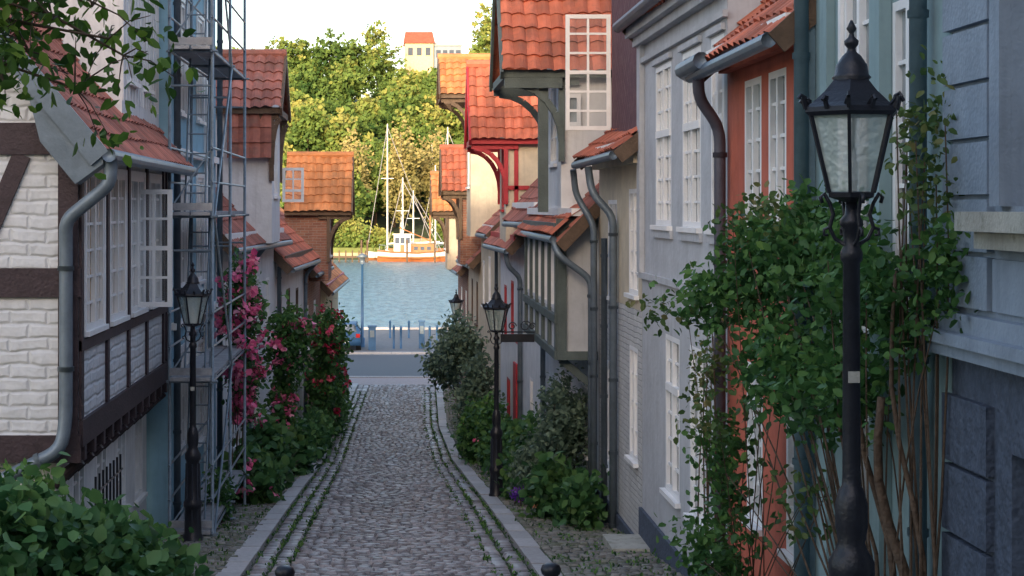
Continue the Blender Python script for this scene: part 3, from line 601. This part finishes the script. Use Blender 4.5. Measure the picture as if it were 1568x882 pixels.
def quadleaf(C,size,R):
    n=len(C); d=rng.normal(0,1,(n,3)); d/=np.linalg.norm(d,axis=1)[:,None]; nn=rng.normal(0,1,(n,3)); nn[:,2]+=.8; nn[:,1]-=1.2
    s2=np.cross(d,nn); s2/=np.linalg.norm(s2,axis=1)[:,None]+1e-9; s=(size*rng.uniform(.6,1.3,n))[:,None]
    V=np.stack([C-d*s*.5,C-s2*s*.33,C+d*s*.5,C+s2*s*.33],1).reshape(-1,3); Fa=np.arange(4*n).reshape(n,4); return V,Fa,R
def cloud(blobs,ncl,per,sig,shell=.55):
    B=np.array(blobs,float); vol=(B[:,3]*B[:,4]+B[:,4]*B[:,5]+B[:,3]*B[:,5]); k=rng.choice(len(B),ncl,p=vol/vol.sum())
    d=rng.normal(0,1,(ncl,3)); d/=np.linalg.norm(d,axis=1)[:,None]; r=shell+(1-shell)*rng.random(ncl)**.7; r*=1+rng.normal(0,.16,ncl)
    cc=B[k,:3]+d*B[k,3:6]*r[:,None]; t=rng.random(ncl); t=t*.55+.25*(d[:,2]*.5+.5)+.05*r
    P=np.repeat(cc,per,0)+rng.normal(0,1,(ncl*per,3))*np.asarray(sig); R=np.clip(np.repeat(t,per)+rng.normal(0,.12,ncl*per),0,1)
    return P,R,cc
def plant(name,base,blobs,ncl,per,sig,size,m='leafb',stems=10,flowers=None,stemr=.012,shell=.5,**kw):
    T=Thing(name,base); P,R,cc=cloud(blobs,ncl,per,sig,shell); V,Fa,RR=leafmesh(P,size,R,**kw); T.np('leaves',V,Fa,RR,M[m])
    st=T.p('stems',M['bark'])
    for i in range(stems):
        c=Vector(cc[random.randrange(len(cc))]); b=Vector(base)+Vector((random.uniform(-.12,.12),random.uniform(-.2,.2),0)); mid=(b+c)/2+Vector((random.uniform(-.15,.15),random.uniform(-.15,.15),random.uniform(0,.3)))
        pts=[b*(1-t)**2+mid*2*t*(1-t)+c*t*t for t in (0,.2,.4,.6,.8,1)]; st.tube(pts,stemr,5,stemr*.35)
    if flowers:
        fm,nf,fs,sz=flowers; k=rng.choice(len(cc),nf); off=rng.normal(0,.08,(nf,3)); off[:,1]-=.25; fc=cc[k]+off
        FP=np.repeat(fc,14,0)+rng.normal(0,fs,(nf*14,3)); V,Fa,RR=leafmesh(FP,sz,rng.random(nf*14),drop=0,asp=1.,fold=.4); T.np('flowers',V,Fa,RR,M[fm])
    T.done()
vb=[(3.1,14.,8.05,.32,.9,.42),(3.1,12.6,8.15,.3,.7,.5),(3.1,11.5,8.,.25,.5,.5),(2.72,14.2,7.7,.34,.6,.25),(3.0,13,7.3,.3,1.,.4),(3.0,11.5,7.25,.28,.7,.32),(2.9,14.7,6.3,.22,.4,.5),(2.75,14.5,5.5,.28,.5,.45),
    (3.2,10.75,7.9,.22,.4,.5),(3.32,10.25,8.0,.1,.2,.35)]
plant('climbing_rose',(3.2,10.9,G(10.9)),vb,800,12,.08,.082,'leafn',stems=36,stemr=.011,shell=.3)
plant('climbing_rose_shoot',(3.3,10.45,G(10.45)),[(3.28,10.5,8.95,.16,.25,.45),(3.3,10.3,8.5,.15,.2,.3)],50,8,.06,.065,'leafr',stems=10)
plant('climbing_rose_side_growth',(3.15,14.9,G(15)),[(2.8,14.4,6.9,.3,.6,.5),(2.4,14.6,7.6,.35,.4,.13),(2.9,12.2,6.4,.25,.5,.3),(3.0,13.5,8.4,.35,.9,.2)],110,8,.06,.07,'leafr',stems=18,stemr=.007)
T=Thing('rose_trunk',(3.25,10.6,G(10.6))); st=T.p('trunk',M['bark'],True)
for (x,y,r,wv,zt) in ((3.27,10.55,.05,.1,7.4),(3.2,10.7,.03,.12,7.6),(3.3,10.4,.025,.08,8.2),(3.18,11.0,.02,.15,7.4),(3.1,11.2,.015,.1,7.2)):
    pts=[(x+wv*math.sin(k*.9+x*9)*.6-.02*k,y+.05*math.cos(k*1.3+y)+.02*k,G(10.6)-.1+(zt-G(10.6))*k/9) for k in range(10)]; st.tube(pts,r,8,r*.5)
T.done()
plant('garden_shrub',(-3.,14.8,G(15)),[(-3.3,14.5,5.6,.6,.9,.48),(-2.7,15,5.3,.45,.9,.42),(-2.25,15.6,5.,.38,.8,.4),(-4.2,15,5.75,.7,.9,.5),(-3.5,13.6,5.4,.6,.7,.45)],720,11,.11,.145,'leafb',stems=14,shell=.4,asp=.75)
plant('garden_shrub',(-3.6,17.2,G(17)),[(-3.9,17.4,5.2,.6,.7,.6),(-2.9,17.6,4.8,.35,.7,.45),(-2.65,19.,4.4,.25,.7,.35)],300,11,.1,.12,'leafn',stems=8)
plant('pink_rose_bush',(-2.85,31.,G(31)),[(-2.7,30.6,6.6,.3,.6,.95),(-2.75,31.5,5.2,.25,.6,.7)],230,11,.1,.115,'leafn',stems=8,flowers=('pink',75,.06,.12))
plant('red_rose_bush',(-2.4,38.,G(38)),[(-2.3,38,5.4,.42,.7,.85),(-2.45,38,3.9,.22,.6,.8)],260,12,.11,.135,'leafn',stems=8,flowers=('pink',28,.055,.12))
plant('red_rose_bush',(-1.95,46.,G(46)),[(-1.7,46,5.0,.45,.9,.75),(-1.9,46.5,3.6,.35,.8,.9),(-1.8,48.5,3.6,.4,.9,1.2)],350,12,.13,.15,'leafn',stems=8,flowers=('redf',34,.065,.13))
plant('hollyhock_bed',(-2.6,31.,G(31)),[(-2.55,31,3.45,.38,.9,.5),(-2.5,34,3.4,.35,.9,.7),(-2.2,38,2.95,.3,.9,.6)],400,9,.13,.19,'leafb',stems=14,flowers=('pink',14,.05,.1),asp=.85)
plant('border_plants',(-1.95,42.,G(42)),[(-2.0,42,2.75,.3,1.2,.6),(-1.95,45,2.5,.3,1.2,.6),(-1.8,50,2.3,.3,1.5,.7),(-1.8,56,2.,.3,2,.5)],420,11,.13,.16,'leafb',stems=10)
plant('potted_shrub',(-2.75,26.8,G(27)),[(-2.75,26.8,3.9,.18,.3,.45)],60,12,.08,.09,'leafb',stems=5)
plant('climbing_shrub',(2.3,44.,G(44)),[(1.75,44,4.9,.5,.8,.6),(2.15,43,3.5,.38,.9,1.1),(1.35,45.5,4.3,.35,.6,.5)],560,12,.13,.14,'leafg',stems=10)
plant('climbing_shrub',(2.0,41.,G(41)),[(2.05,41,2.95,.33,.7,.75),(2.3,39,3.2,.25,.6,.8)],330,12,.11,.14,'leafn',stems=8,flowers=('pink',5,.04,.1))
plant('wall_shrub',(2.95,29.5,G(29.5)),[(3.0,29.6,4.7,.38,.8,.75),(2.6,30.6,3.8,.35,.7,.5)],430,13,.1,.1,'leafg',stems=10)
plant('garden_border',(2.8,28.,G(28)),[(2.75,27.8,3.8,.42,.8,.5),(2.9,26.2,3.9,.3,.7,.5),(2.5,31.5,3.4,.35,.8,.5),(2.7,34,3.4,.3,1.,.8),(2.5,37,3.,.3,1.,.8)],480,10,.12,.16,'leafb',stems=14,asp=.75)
plant('climbing_rose',(3.2,17.2,G(17.2)),[(3.2,17.2,6.9,.12,.25,.35),(3.2,17.3,7.5,.1,.2,.3)],40,9,.07,.06,'leafr',stems=6)
plant('lavender_pot_flowers',(2.28,29.9,G(29.9)),[(2.28,29.9,G(29.9)+.28,.16,.16,.08)],40,10,.04,.05,'purp',stems=2)
T=Thing('terracotta_pot',(2.5,29.6,G(29.6))); T.p('pot',M['terra'],True).lathe(2.5,29.6,G(29.6)+.06,[(.1,0),(.15,.26),(.17,.27),(.17,.32),(.13,.32),(.12,.2)],14); T.done()
P=[]
for i in range(3600):
    y=random.uniform(8,66); sd=random.choice((-1,1)); c,s=kc(y); 
    if random.random()<.5: x=c+s*sd*random.choice((1.5,1.74,1.26))+random.gauss(0,.015); z=G(y)+.01
    else: x=random.uniform(c+s*sd*2.05,(XR(y) if sd>0 else XL(y))); z=G(y)+.07
    for k in range(5): P.append((x+random.gauss(0,.03),y+random.gauss(0,.05),z))
P=np.array(P); V,Fa,RR=leafmesh(P,.055,rng.random(len(P)),drop=-1.2,asp=.5); mk('grass_tufts',V,Fa,RR,M['leafn'])

# foreground tree (upper left) 
T=Thing('lime_tree',(-4.6,8.5,G(8.5))); st=T.p('trunk',M['bark'],True); st.tube([(-4.6,8.5,5),(-4.55,8.5,7),(-4.4,8.4,9.),(-4.2,8.3,11.5),(-4.1,8.3,13)],.2,10,.06)
tips=[]
for i,(x,y,z) in enumerate(((-1.35,8.1,9.3),(-1.55,8.3,9.08),(-1.8,7.9,9.05),(-1.3,8.6,9.75),(-1.9,8.6,9.35),(-1.6,8.,9.38),(-1.75,8.2,9.25),(-1.4,7.8,9.45),(-1.9,8.3,9.2),(-1.28,8.1,9.22),(-1.5,8.5,9.5),(-2.4,7.6,9.7),(-2.2,8.9,10.2),(-1.5,8.,10.2),(-3,7.4,11),(-3,9.5,11.5),(-4.5,7,11.5),(-5.6,8.5,11),(-4.2,8.5,13.2),(-5.5,9.5,12),(-2.6,8.5,11.8))):
    a=Vector((-4.4,8.4,9.2+min(3,.12*i))); b_=Vector((x,y,z)); m_=(a+b_)/2+Vector((0,random.uniform(-.3,.3),.4)); pts=[a*(1-t)**2+m_*2*t*(1-t)+b_*t*t for t in np.linspace(0,1,9)]; st.tube(pts,.03,6,.006)
    for p in pts[3:]:
        for k in range(4):
            e=p+Vector((random.gauss(0,.14),random.gauss(0,.2),random.gauss(0,.1))); st.tube([p,(p+e)/2+Vector((0,0,.03)),e],.005,4,.002); tips.append(e)
tp_=np.array([tuple(t) for t in tips]); P=np.repeat(tp_,12,0)+rng.normal(0,.07,(len(tp_)*12,3)); R=np.clip(np.repeat(rng.random(len(tp_))*.7+.15,12)+rng.normal(0,.12,len(P)),0,1)
V,Fa,RR=leafmesh(P,.08,R,drop=.7,asp=.5); T.np('leaves',V,Fa,RR,M['leaft']); T.done()

# ================================================================ HILLSIDE WOOD
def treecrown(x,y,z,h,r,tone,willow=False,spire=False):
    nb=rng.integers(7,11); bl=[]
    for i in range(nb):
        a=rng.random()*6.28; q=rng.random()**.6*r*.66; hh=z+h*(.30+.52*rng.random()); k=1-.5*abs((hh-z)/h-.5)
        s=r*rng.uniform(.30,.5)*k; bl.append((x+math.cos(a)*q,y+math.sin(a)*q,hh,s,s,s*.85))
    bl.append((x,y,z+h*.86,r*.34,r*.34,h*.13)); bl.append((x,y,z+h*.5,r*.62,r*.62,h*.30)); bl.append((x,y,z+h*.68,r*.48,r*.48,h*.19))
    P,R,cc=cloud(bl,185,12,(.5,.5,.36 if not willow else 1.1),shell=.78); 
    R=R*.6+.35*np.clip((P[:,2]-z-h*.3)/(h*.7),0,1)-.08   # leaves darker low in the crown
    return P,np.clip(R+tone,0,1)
TR=[]
for row,(y,sp,n) in enumerate(((283,7,9),(296,7.,24),(309,7.,24),(322,7.,24),(336,7.5,24),(350,7.5,24),(364,8,24),(378,7.5,26))):
    for i in range(n):
        x=(i-n*.42)*sp+rng.uniform(-2.5,2.5)+row%2*3.5
        yy=y+rng.uniform(-5,5)
        if row==0 and -4<x<16: continue
        if row==1 and 4<x<13: continue
        h=rng.uniform(10,17); 
        if y>370 and -1<x<17: h=rng.uniform(8.5,9.5)
        if y==364 and -1<x<16: h=rng.uniform(12.5,13.5)
        if y>370 and x<=-1: h=rng.uniform(13,17)
        TR.append((x,yy,h,rng.uniform(4.2,6.8)))
TR+=[(-3.5,381,21,6.5),(-9,383,17,5),(-14,380,19.5,6.5),(-20,382,16,5.5),(-25,380,17,6.),(-31,380,14,6),(-37,379,13,6),(22,372,27,7.5),(27,378,29,8.),(34,380,27,8),(8,379,9.,4.5),(13.5,380,8.,4.5),(2.5,378,10.5,4.),(5,379,9.5,4)]
P0=[];R0=[]; T=Thing('hillside_trees',(0,330,TZ(0,330))); tk=T.p('trunks',M['bark'])
for (x,y,h,r) in TR:
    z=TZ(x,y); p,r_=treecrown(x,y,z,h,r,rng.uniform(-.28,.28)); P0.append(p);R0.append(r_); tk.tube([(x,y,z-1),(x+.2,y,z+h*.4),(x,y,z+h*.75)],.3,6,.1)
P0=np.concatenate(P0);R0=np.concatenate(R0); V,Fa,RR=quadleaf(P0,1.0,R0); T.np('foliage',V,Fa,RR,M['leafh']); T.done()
for (x,y,h,r) in ((1.5,290,20,4.5),(-7,293,17,4.2),(7,297,17,4)):
    T=Thing('birch_tree',(x,y,TZ(x,y))); z=TZ(x,y); T.p('trunk',M['hullw']).tube([(x,y,z-.5),(x+.3,y,z+h*.5),(x,y,z+h*.9)],.22,7,.06); p,r_=treecrown(x,y,z,h,r,.1,True); V,Fa,RR=quadleaf(p,.7,r_); T.np('foliage',V,Fa,RR,M['leafw']); T.done()
for (x,y,h,r) in ((-6.2,274,7.5,3.6),(-1.9,273,4.5,2.2),(8.7,278,9,2.8),(-9,279,16,4.5)):
    z=TZ(x,y); T=Thing('shore_bush',(x,y,z)); T.p('trunk',M['bark']).tube([(x,y,z-.5),(x,y,z+h*.6)],.2,6,.08); p,r_=treecrown(x,y,z-h*.25,h*1.1,r,.25); V,Fa,RR=quadleaf(p,.6,r_); T.np('foliage',V,Fa,RR,M['leafh']); T.done()
T=Thing('hilltop_house',(6,392,TZ(6,392))); w=T.p('walls',M['yellow']); w.box(3,9.5,388,396,34,45.8); r=T.p('roof',M['tile']); r.face([(2.6,387.5,45.8),(9.9,387.5,45.8),(9.4,392,48.8),(3.1,392,48.8)]); r.face([(2.6,396.5,45.8),(9.9,396.5,45.8),(9.4,392,48.8),(3.1,392,48.8)]); w.face([(3,388,45.8),(3,396,45.8),(3,392,48.6)]); w.face([(9.5,388,45.8),(9.5,396,45.8),(9.5,392,48.6)])
w=T.p('annex_walls',M['stone']); w.box(9.6,16,389,395,34,45.6); f=T.p('fascia',M['kerb']); f.box(9.5,16.2,388.7,389,45.3,46.); 
for k in range(4): T.p('windows',M['stoned']).box(10.2+k*1.5,11.2+k*1.5,388.9,388.98,42.6,44.3)
for k in range(3): T.p('windows',M['stoned']).box(3.7+k*2,4.8+k*2,387.9,387.98,43.,44.8)
T.done()
T=Thing('flagpole',(.9,385,36)); T.p('pole',M['wht']).tube([(.9,385,36),(.9,385,56)],.1,6,.05); T.done()

# ================================================================ BOATS AND HARBOUR
def hull(mb,mb2,x0,L,y,W,fb,dirx=1):
    st=[(0,.55,1.15),(.12,.8,1.0),(.35,1.,.86),(.6,.95,.85),(.8,.65,1.0),(.93,.28,1.2),(1.,.02,1.38)]
    def sec(t,b,h): 
        x=x0+L*t if dirx>0 else x0+L-L*t; return [(x,y-W/2*b*.55,-.3),(x,y-W/2*b*.92,fb*.35),(x,y-W/2*b,fb*h),(x,y+W/2*b,fb*h),(x,y+W/2*b*.92,fb*.35),(x,y+W/2*b*.55,-.3)]
    S=[sec(*s) for s in st]
    for i in range(len(S)-1):
        for k in range(5):
            (mb2 if k in (0,4) else mb).face([S[i][k],S[i][k+1],S[i+1][k+1],S[i+1][k]],.5)
    mb.face(S[0],.5)
T=Thing('fishing_boat',(4,262,0)); h=T.p('hull_topsides',M['hullw']); h2=T.p('hull_bottom',M['hullo']); hull(h,h2,-2.2,12.2,262,3.6,1.6)
T.p('rubbing_strake',M['wood']).tube([(-2.2,260.95,1.7),(0,260.4,1.5),(4,260.15,1.36),(7.5,260.8,1.6),(9.2,261.5,1.95)],.14,6)
T.p('rubbing_strake',M['hullo']).tube([(-2.2,260.95,.75),(0,260.35,.65),(4,260.15,.6),(7.5,260.9,.7),(9.2,261.5,.8)],.16,6)
c=T.p('wheelhouse',M['hullw']); c.box(.3,2.9,261,263,1.1,4.1); c.box(.1,3.1,260.8,263.2,4.1,4.28); T.p('cabin',M['wood']).box(2.95,6.6,261.1,262.9,1.1,2.6); 
wd=T.p('cabin_windows',M['stoned']); [wd.box(.5+k*.82,1.15+k*.82,260.95,260.99,2.8,3.7) for k in range(3)]; [wd.box(3.4+k*1.,4.0+k*1.,261.05,261.09,1.8,2.3) for k in range(3)]
dr=T.p('wood_trim',M['wood']); dr.box(1.3,1.9,260.9,260.94,1.2,2.6); dr.box(2.9,6.7,261.,263,2.6,2.72); dr.tube([(5.9,262,2.4),(5.9,262,8.5)],.12,7); dr.tube([(5.9,262,3.2),(1.2,262,5.2)],.09,6)
r=T.p('railing',M['steel']); r.tube([(6.8,260.9,2.4),(9.4,261.7,2.9)],.05,5); r.tube([(-2,261,2.6),(.2,260.5,2.4)],.05,5)
for x in (-1.9,-1,7,8,9): r.tube([(x,261.,1.2),(x,261.,2.4)],.05,5)
T.done()
for (x,y,Lb,hm,d_) in ((-4,272.5,11,21.5,1),(5.5,272.6,11,21.,-1),(1.,273.5,8,11,1),(-1.,270.5,9,13,-1),(4.2,274,9,15,1)):
    T=Thing('sailing_boat',(x,y,0)); hull(T.p('hull',M['hullw']),T.p('hull_bottom',M['wood']),x,Lb,y-5,2.8,1.3,d_); mx=x+Lb*.3
    m=T.p('mast',M['wht']); m.tube([(mx,y-5,1),(mx,y-5,hm)],.14,8,.08); m.tube([(mx,y-5,2.6),(mx+4.2,y-5,2.9)],.14,6); T.p('cabin',M['wood']).box(x+Lb*.3,x+Lb*.7,y-5.8,y-4.2,1.1,1.9)
    g=T.p('rigging',M['kerb']); g.tube([(mx,y-5,hm-.5),(x+Lb*.98,y-5,1.5)],.045,4); g.tube([(mx,y-5,hm-.5),(x+.1,y-5,1.5)],.045,4); m.tube([(mx-1,y-5,hm*.6),(mx+1,y-5,hm*.6)],.05,5); T.done()
T=Thing('jetty',(-8,259,0)); j=T.p('deck',M['timb']); j.box(-16,-3.8,258,259.6,.7,.9); 
for k in range(12): j.tube([(-15+k,258.1,-1),(-15+k,258.1,1.8)],.12,6)
for x in (-4.6,-3.7,2.3,6.5,9.6): j.tube([(x,257.,-1),(x,257.,3.4)],.15,7)
T.done()
T=Thing('shore_wall',(0,270.3,.5)); w=T.p('wall',M['sand']); w.box(-80,80,270.6,271.2,-.5,1.1); w.box(1,30,280,280.5,1.2,3.2); T.p('hedge_bank',M['lawn']).box(-80,80,271.3,272,.8,1.9); T.p('lawn',M['lawn']).face([(-60,272.2,1.35),(60,272.2,1.35),(60,284,2.1),(-60,284,2.1)]); T.done()

# quay furniture
def bollard(x,y,h,r=.06,m='bluep',ball=False):
    T=Thing('bollard',(x,y,G(y))); b=T.p('post',M[m],True); z=G(y)
    if ball: b.lathe(x,y,z,[(.07,0),(.07,h*.8),(.09,h*.81),(.09,h*.84),(.055,h*.86),(.045,h*.9),(.07,h*.925),(.078,h*.955),(.065,h*.985),(.03,h)],16)
    else: b.lathe(x,y,z,[(r,0),(r,h*.88),(r*1.15,h*.89),(r*1.15,h*.93),(r*.9,h*.97),(r*.2,h)],12)
    T.done()
for x,y,h in ((.1,88,1.3),(.47,88,1.25),(1.95,87.5,1.3),(2.4,90,1.2),(-.1,95,1.1),(.95,95,1.1)): bollard(x,y,h)
bollard(-.8,12.7,1.02,m='iron',ball=True); bollard(1.19,12.7,1.04,m='iron',ball=True)
T=Thing('parking_meter',(-1.,87,1.1)); b=T.p('case',M['bluep']); b.box(-1.2,-.82,86.9,87.2,1.1,2.3); b.box(-1.24,-.78,86.86,87.24,2.3,2.4); T.p('panel',M['zinc']).box(-1.12,-.9,86.88,86.898,1.8,2.15); T.done()
T=Thing('parking_meter',(1.5,87,1.1)); b=T.p('case',M['bluep']); b.box(1.4,1.7,88,88.3,1.1,2.5); b.box(1.37,1.73,87.97,88.33,2.5,2.58); T.p('panel',M['zinc']).box(1.45,1.65,87.98,87.998,1.9,2.3); T.done()
T=Thing('quay_lamp_post',(-1.5,87,1.1)); b=T.p('post',M['bluep'],True); b.lathe(-1.55,89,1.1,[(.14,0),(.14,.5),(.08,.55),(.06,4.3),(.1,4.35),(.1,4.4)],12); T.p('shade',M['zinc'],True).lathe(-1.55,89,5.5,[(.12,0),(.14,.3),(.32,.36),(.1,.5),(.02,.55)],14); T.p('globe',M['glassl'],True).lathe(-1.55,89,5.48,[(.1,0),(.13,.3)],12); T.done()
T=Thing('parked_car',(-2.5,88,1.1)); b=T.p('body',M['bluep'],True); cx=-2.45; y0=86.6
pf=[(0,.35,.8),(.0,.75,.85),(.12,.95,.86),(.55,1.38,.62),(1.1,1.46,.64),(2.0,1.42,.63),(2.9,.98,.8),(3.9,.82,.8),(4.15,.6,.76),(4.15,.32,.74)]
st=[]
for (yy,z,w) in pf: st.append(((cx-w,y0+yy,1.1+z),(cx+w,y0+yy,1.1+z)))
for i in range(len(st)-1): b.face([st[i][0],st[i][1],st[i+1][1],st[i+1][0]])
for s_ in (0,1): b.face([q[s_] for q in st]); 
b.box(cx-.86,cx+.86,y0-.06,y0+.1,1.4,1.75)
g=T.p('windows',M['glass']); g.face([(cx-.66,y0+.13,2.08),(cx+.66,y0+.13,2.08),(cx+.55,y0+.5,2.44),(cx-.55,y0+.5,2.44)])
for s_ in (-1,1): g.face([(cx+s_*.83,y0+.6,2.08),(cx+s_*.83,y0+2.7,2.08),(cx+s_*.67,y0+2.0,2.46),(cx+s_*.67,y0+.8,2.46)]); T.p('tail_lights',M['lampr']).box(cx+s_*.72-.1,cx+s_*.72+.1,y0-.02,y0+.05,1.8,2.0)
T.p('number_plate',M['wht']).box(cx-.26,cx+.26,y0-.08,y0-.062,1.52,1.62)
for s_ in (-1,1):
    for yy in (.75,3.3): T.p('wheels',M['rubber'],True).tube([(cx+s_*.6,y0+yy,1.42),(cx+s_*.86,y0+yy,1.42)],.32,16)
T.done()

# ================================================================ STREET LAMPS
def lamp(x,y,zb,sc,sign=False):
    T=Thing('street_lamp',(x,y,zb)); b=T.p('post',M['iron'],True); rs=.86
    b.lathe(x,y,zb,[(.15,0),(.15,.1),(.13,.13),(.12,.5),(.14,.54),(.14,.6),(.105,.66),(.095,1.2),(.12,1.25),(.12,1.32),(.085,1.38),(.07,1.42),(.085,1.5),(.085,1.62),(.065,1.7),(.05,1.72),(.048,1.76),(.044,2.9),(.058,2.92),(.058,2.96),(.042,2.99),(.04,3.08),(.06,3.1),(.06,3.13),(.035,3.16),(.03,3.24)],16,sc)
    for k in range(8):
        a=k*math.pi/4; b.tube([(x+math.cos(a)*.118*sc,y+math.sin(a)*.118*sc,zb+.14*sc),(x+math.cos(a)*.1*sc,y+math.sin(a)*.1*sc,zb+1.18*sc)],.012*sc,5)
    l=T.p('lantern_frame',M['iron']); g=T.p('lantern_glass',M['glassl']); n=6; ph=math.pi/6*.4
    l.lathe(x,y,zb,[(.03,3.22),(.15,3.25),(.155,3.275),(.12,3.28)],6,sc,ph,rs)
    l.lathe(x,y,zb,[(.285,3.68),(.31,3.70),(.305,3.725),(.26,3.75),(.18,3.81),(.12,3.87),(.105,3.88)],6,sc,ph,rs)
    T.p('lantern_cap',M['iron'],True).lathe(x,y,zb,[(.10,3.87),(.115,3.885),(.1,3.9),(.09,3.95),(.055,4.0),(.03,4.02),(.022,4.04),(.04,4.06),(.042,4.08),(.02,4.1),(.012,4.12),(.03,4.145),(.006,4.19)],16,sc,0,.9)
    for k in range(6):
        a=ph+k*math.pi/3; a2=ph+(k+1)*math.pi/3; f=lambda r,z,aa: (x+math.cos(aa)*r*sc*rs,y+math.sin(aa)*r*sc*rs,zb+z*sc)
        l.beam(f(.15,3.275,a),f(.272,3.69,a),.018*sc,.018*sc); g.face([f(.145,3.28,a),f(.145,3.28,a2),f(.262,3.685,a2),f(.262,3.685,a)])
        for (u,hh) in ((0,.06),(.5,.045)):
            aa=a+u*math.pi/3; rr=.305 if u==0 else .265; l.beam(f(rr,3.715,aa),f(rr+.02,3.715+hh,aa),.018*sc,.018*sc); l.tube([f(rr+.0,3.715+hh,aa),f(rr+.03,3.73+hh,aa),f(rr+.045,3.71+hh,aa)],.011*sc,5)
            l.tube([f(rr-.02,3.735,aa-.07),f(rr,3.76,aa-.03),f(rr,3.78,aa)],.01*sc,4)
    T.p('burner',M['wht']).lathe(x,y,zb,[(.03,3.28),(.035,3.42),(.02,3.5)],8,sc)
    s_=T.p('scroll_brackets',M['iron'],True)
    for k in range(4):
        a=k*math.pi/2+.1; f=lambda r,z: (x+math.cos(a)*r*sc,y+math.sin(a)*r*sc,zb+z*sc)
        s_.tube([f(.04,3.0),f(.09,3.03),f(.12,3.09),f(.1,3.16),f(.12,3.22),f(.15,3.27),f(.17,3.25),f(.16,3.22)],.011*sc,6); s_.tube([f(.12,3.09),f(.15,3.08),f(.15,3.05),f(.13,3.05)],.009*sc,5)
    if sign:
        T.p('sign_board',M['iron']).box(x+.08,x+.72,y-.02,y+.02,zb+3.0,zb+3.15)
        q=T.p('sign_scrolls',M['iron'],True)
        q.tube([(x+.05,y,zb+3.19),(x+.75,y,zb+3.19)],.014,6)
        for cx_,rr in ((x+.55,.11),(x+.3,.08),(x+.68,.07)): q.tube([(cx_+math.cos(t)*rr*(1-t*.08),y,zb+3.3+math.sin(t)*rr*(1-t*.08)) for t in np.linspace(0,8,22)],.012,5)
    else:
        T.p('sticker',M['stonel']).box(x-.03*sc,x+.03*sc,y-.053*sc,y-.047*sc,zb+2.27*sc,zb+2.33*sc)
    T.done()
lamp(2.55,9.42,G(9.42)+.05,1.045); lamp(-2.8,23.9,G(23.9)+.05,.94); lamp(1.99,32.3,G(32.3)+.0,.985,True); lamp(2.35,62,G(62),.98)

# ================================================================ SCAFFOLDING
T=Thing('scaffolding',(-2.9,26,G(26))); s=T.p('tubes',M['steel'],True)
YS=(24.6,27.3,30.0); XS=(-3.22,-2.6)
for y in YS:
    for x in XS: s.tube([(x,y,G(y)),(x,y,14.)],.025,8)
LV=[3.75,5.96,8.35,10.75,13.1]
for z in LV:
    for y in YS: 
        s.tube([(XS[0]-.05,y,z),(XS[1]+.08,y,z)],.022,6)
        if z>4: s.tube([(XS[0],y-.0,z+1.9),(XS[1],y,z+1.9)],.018,6)
    for x in XS:
        for h in (0,.5,1.0): s.tube([(x,YS[0]-.1,z+h),(x,YS[-1]+.1,z+h)],.018,6)
    if z>3: 
        for k in (0,1): T.p('planks',M['plank']).box(XS[0]+.03+k*.3,XS[0]+.3+k*.3,YS[0]-.15,YS[-1]+.15,z+.02,z+.07)
        T.p('toeboards',M['plank']).box(XS[0],XS[1],YS[0]-.03,YS[0],z+.09,z+.2)
for i in range(len(LV)-1):
    a,b_=(YS[0],YS[1]) if i%2==0 else (YS[1],YS[0]); s.tube([(XS[1]+.03,a,LV[i]),(XS[1]+.03,b_,LV[i+1])],.018,6)
    s.tube([(XS[0],YS[0],LV[i]+.1),(XS[1],YS[0],LV[i]+1.)],.014,5)
    for x in (-3.1,-2.8): s.tube([(x,25.4,LV[i]+.05),(x,26.2,LV[i+1]+.3)],.016,5)
    for k in range(8): t=k/8; s.tube([(-3.1,25.4+.8*t,LV[i]+.05+(LV[i+1]-LV[i])*t),(-2.8,25.4+.8*t,LV[i]+.05+(LV[i+1]-LV[i])*t)],.012,5)
for y in YS:
    for x in XS: T.p('base_plates',M['steel']).box(x-.08,x+.08,y-.08,y+.08,G(y)+.05,G(y)+.09)
T.done()
T=Thing('iron_railing',(-3.4,18.,G(18))); r=T.p('bars',M['iron'])
for k in range(8): r.tube([(-3.35+.0*k,19.2+k*.25,G(19)),(-3.35,19.2+k*.25,G(19)+1.25)],.015,5); 
for z in (.3,1.05): r.tube([(-3.35,19.1,G(19)+z),(-3.35,21.1,G(19)+z)],.015,5)
T.done()

# ================================================================ LIGHT, SKY, CAMERA
S=Vector((-.20,-.945,.235)).normalized()
w=bpy.data.worlds.new('World'); SC.world=w; w.use_nodes=True; nt=w.node_tree; bg=nt.nodes['Background']
sk=nt.nodes.new('ShaderNodeTexSky'); sk.sky_type='NISHITA'; sk.sun_disc=False; sk.sun_elevation=math.asin(S.z); sk.sun_rotation=math.atan2(S.x,S.y); sk.air_density=1.; sk.dust_density=2.8
wc=mixc(nt,1.,sk.outputs[0],(1.06,.995,.98,1),'MULTIPLY')
nt.links.new(wc,bg.inputs[0]); bg.inputs[1].default_value=.57
l=bpy.data.lights.new('sun','SUN'); l.energy=3.9; l.angle=math.radians(.6); l.color=(1,.85,.6); o=bpy.data.objects.new('sun',l); SC.collection.objects.link(o); o.rotation_euler=(-S).to_track_quat('-Z','Y').to_euler(); o.location=(0,-30,60)
cam=bpy.data.cameras.new('camera'); co=bpy.data.objects.new('camera',cam); SC.collection.objects.link(co); co.location=(0,0,8.5); co.rotation_euler=(math.radians(90),0,0)
cam.sensor_width=36; cam.lens=36*2600/1568; cam.shift_x=184/1568; cam.shift_y=-125/1568; cam.clip_end=6000; cam.clip_start=.1; SC.camera=co
SC.view_settings.view_transform='Standard'; SC.view_settings.look='None'; SC.view_settings.exposure=0
print('faces',sum(len(o.data.polygons) for o in bpy.data.objects if o.type=='MESH'))
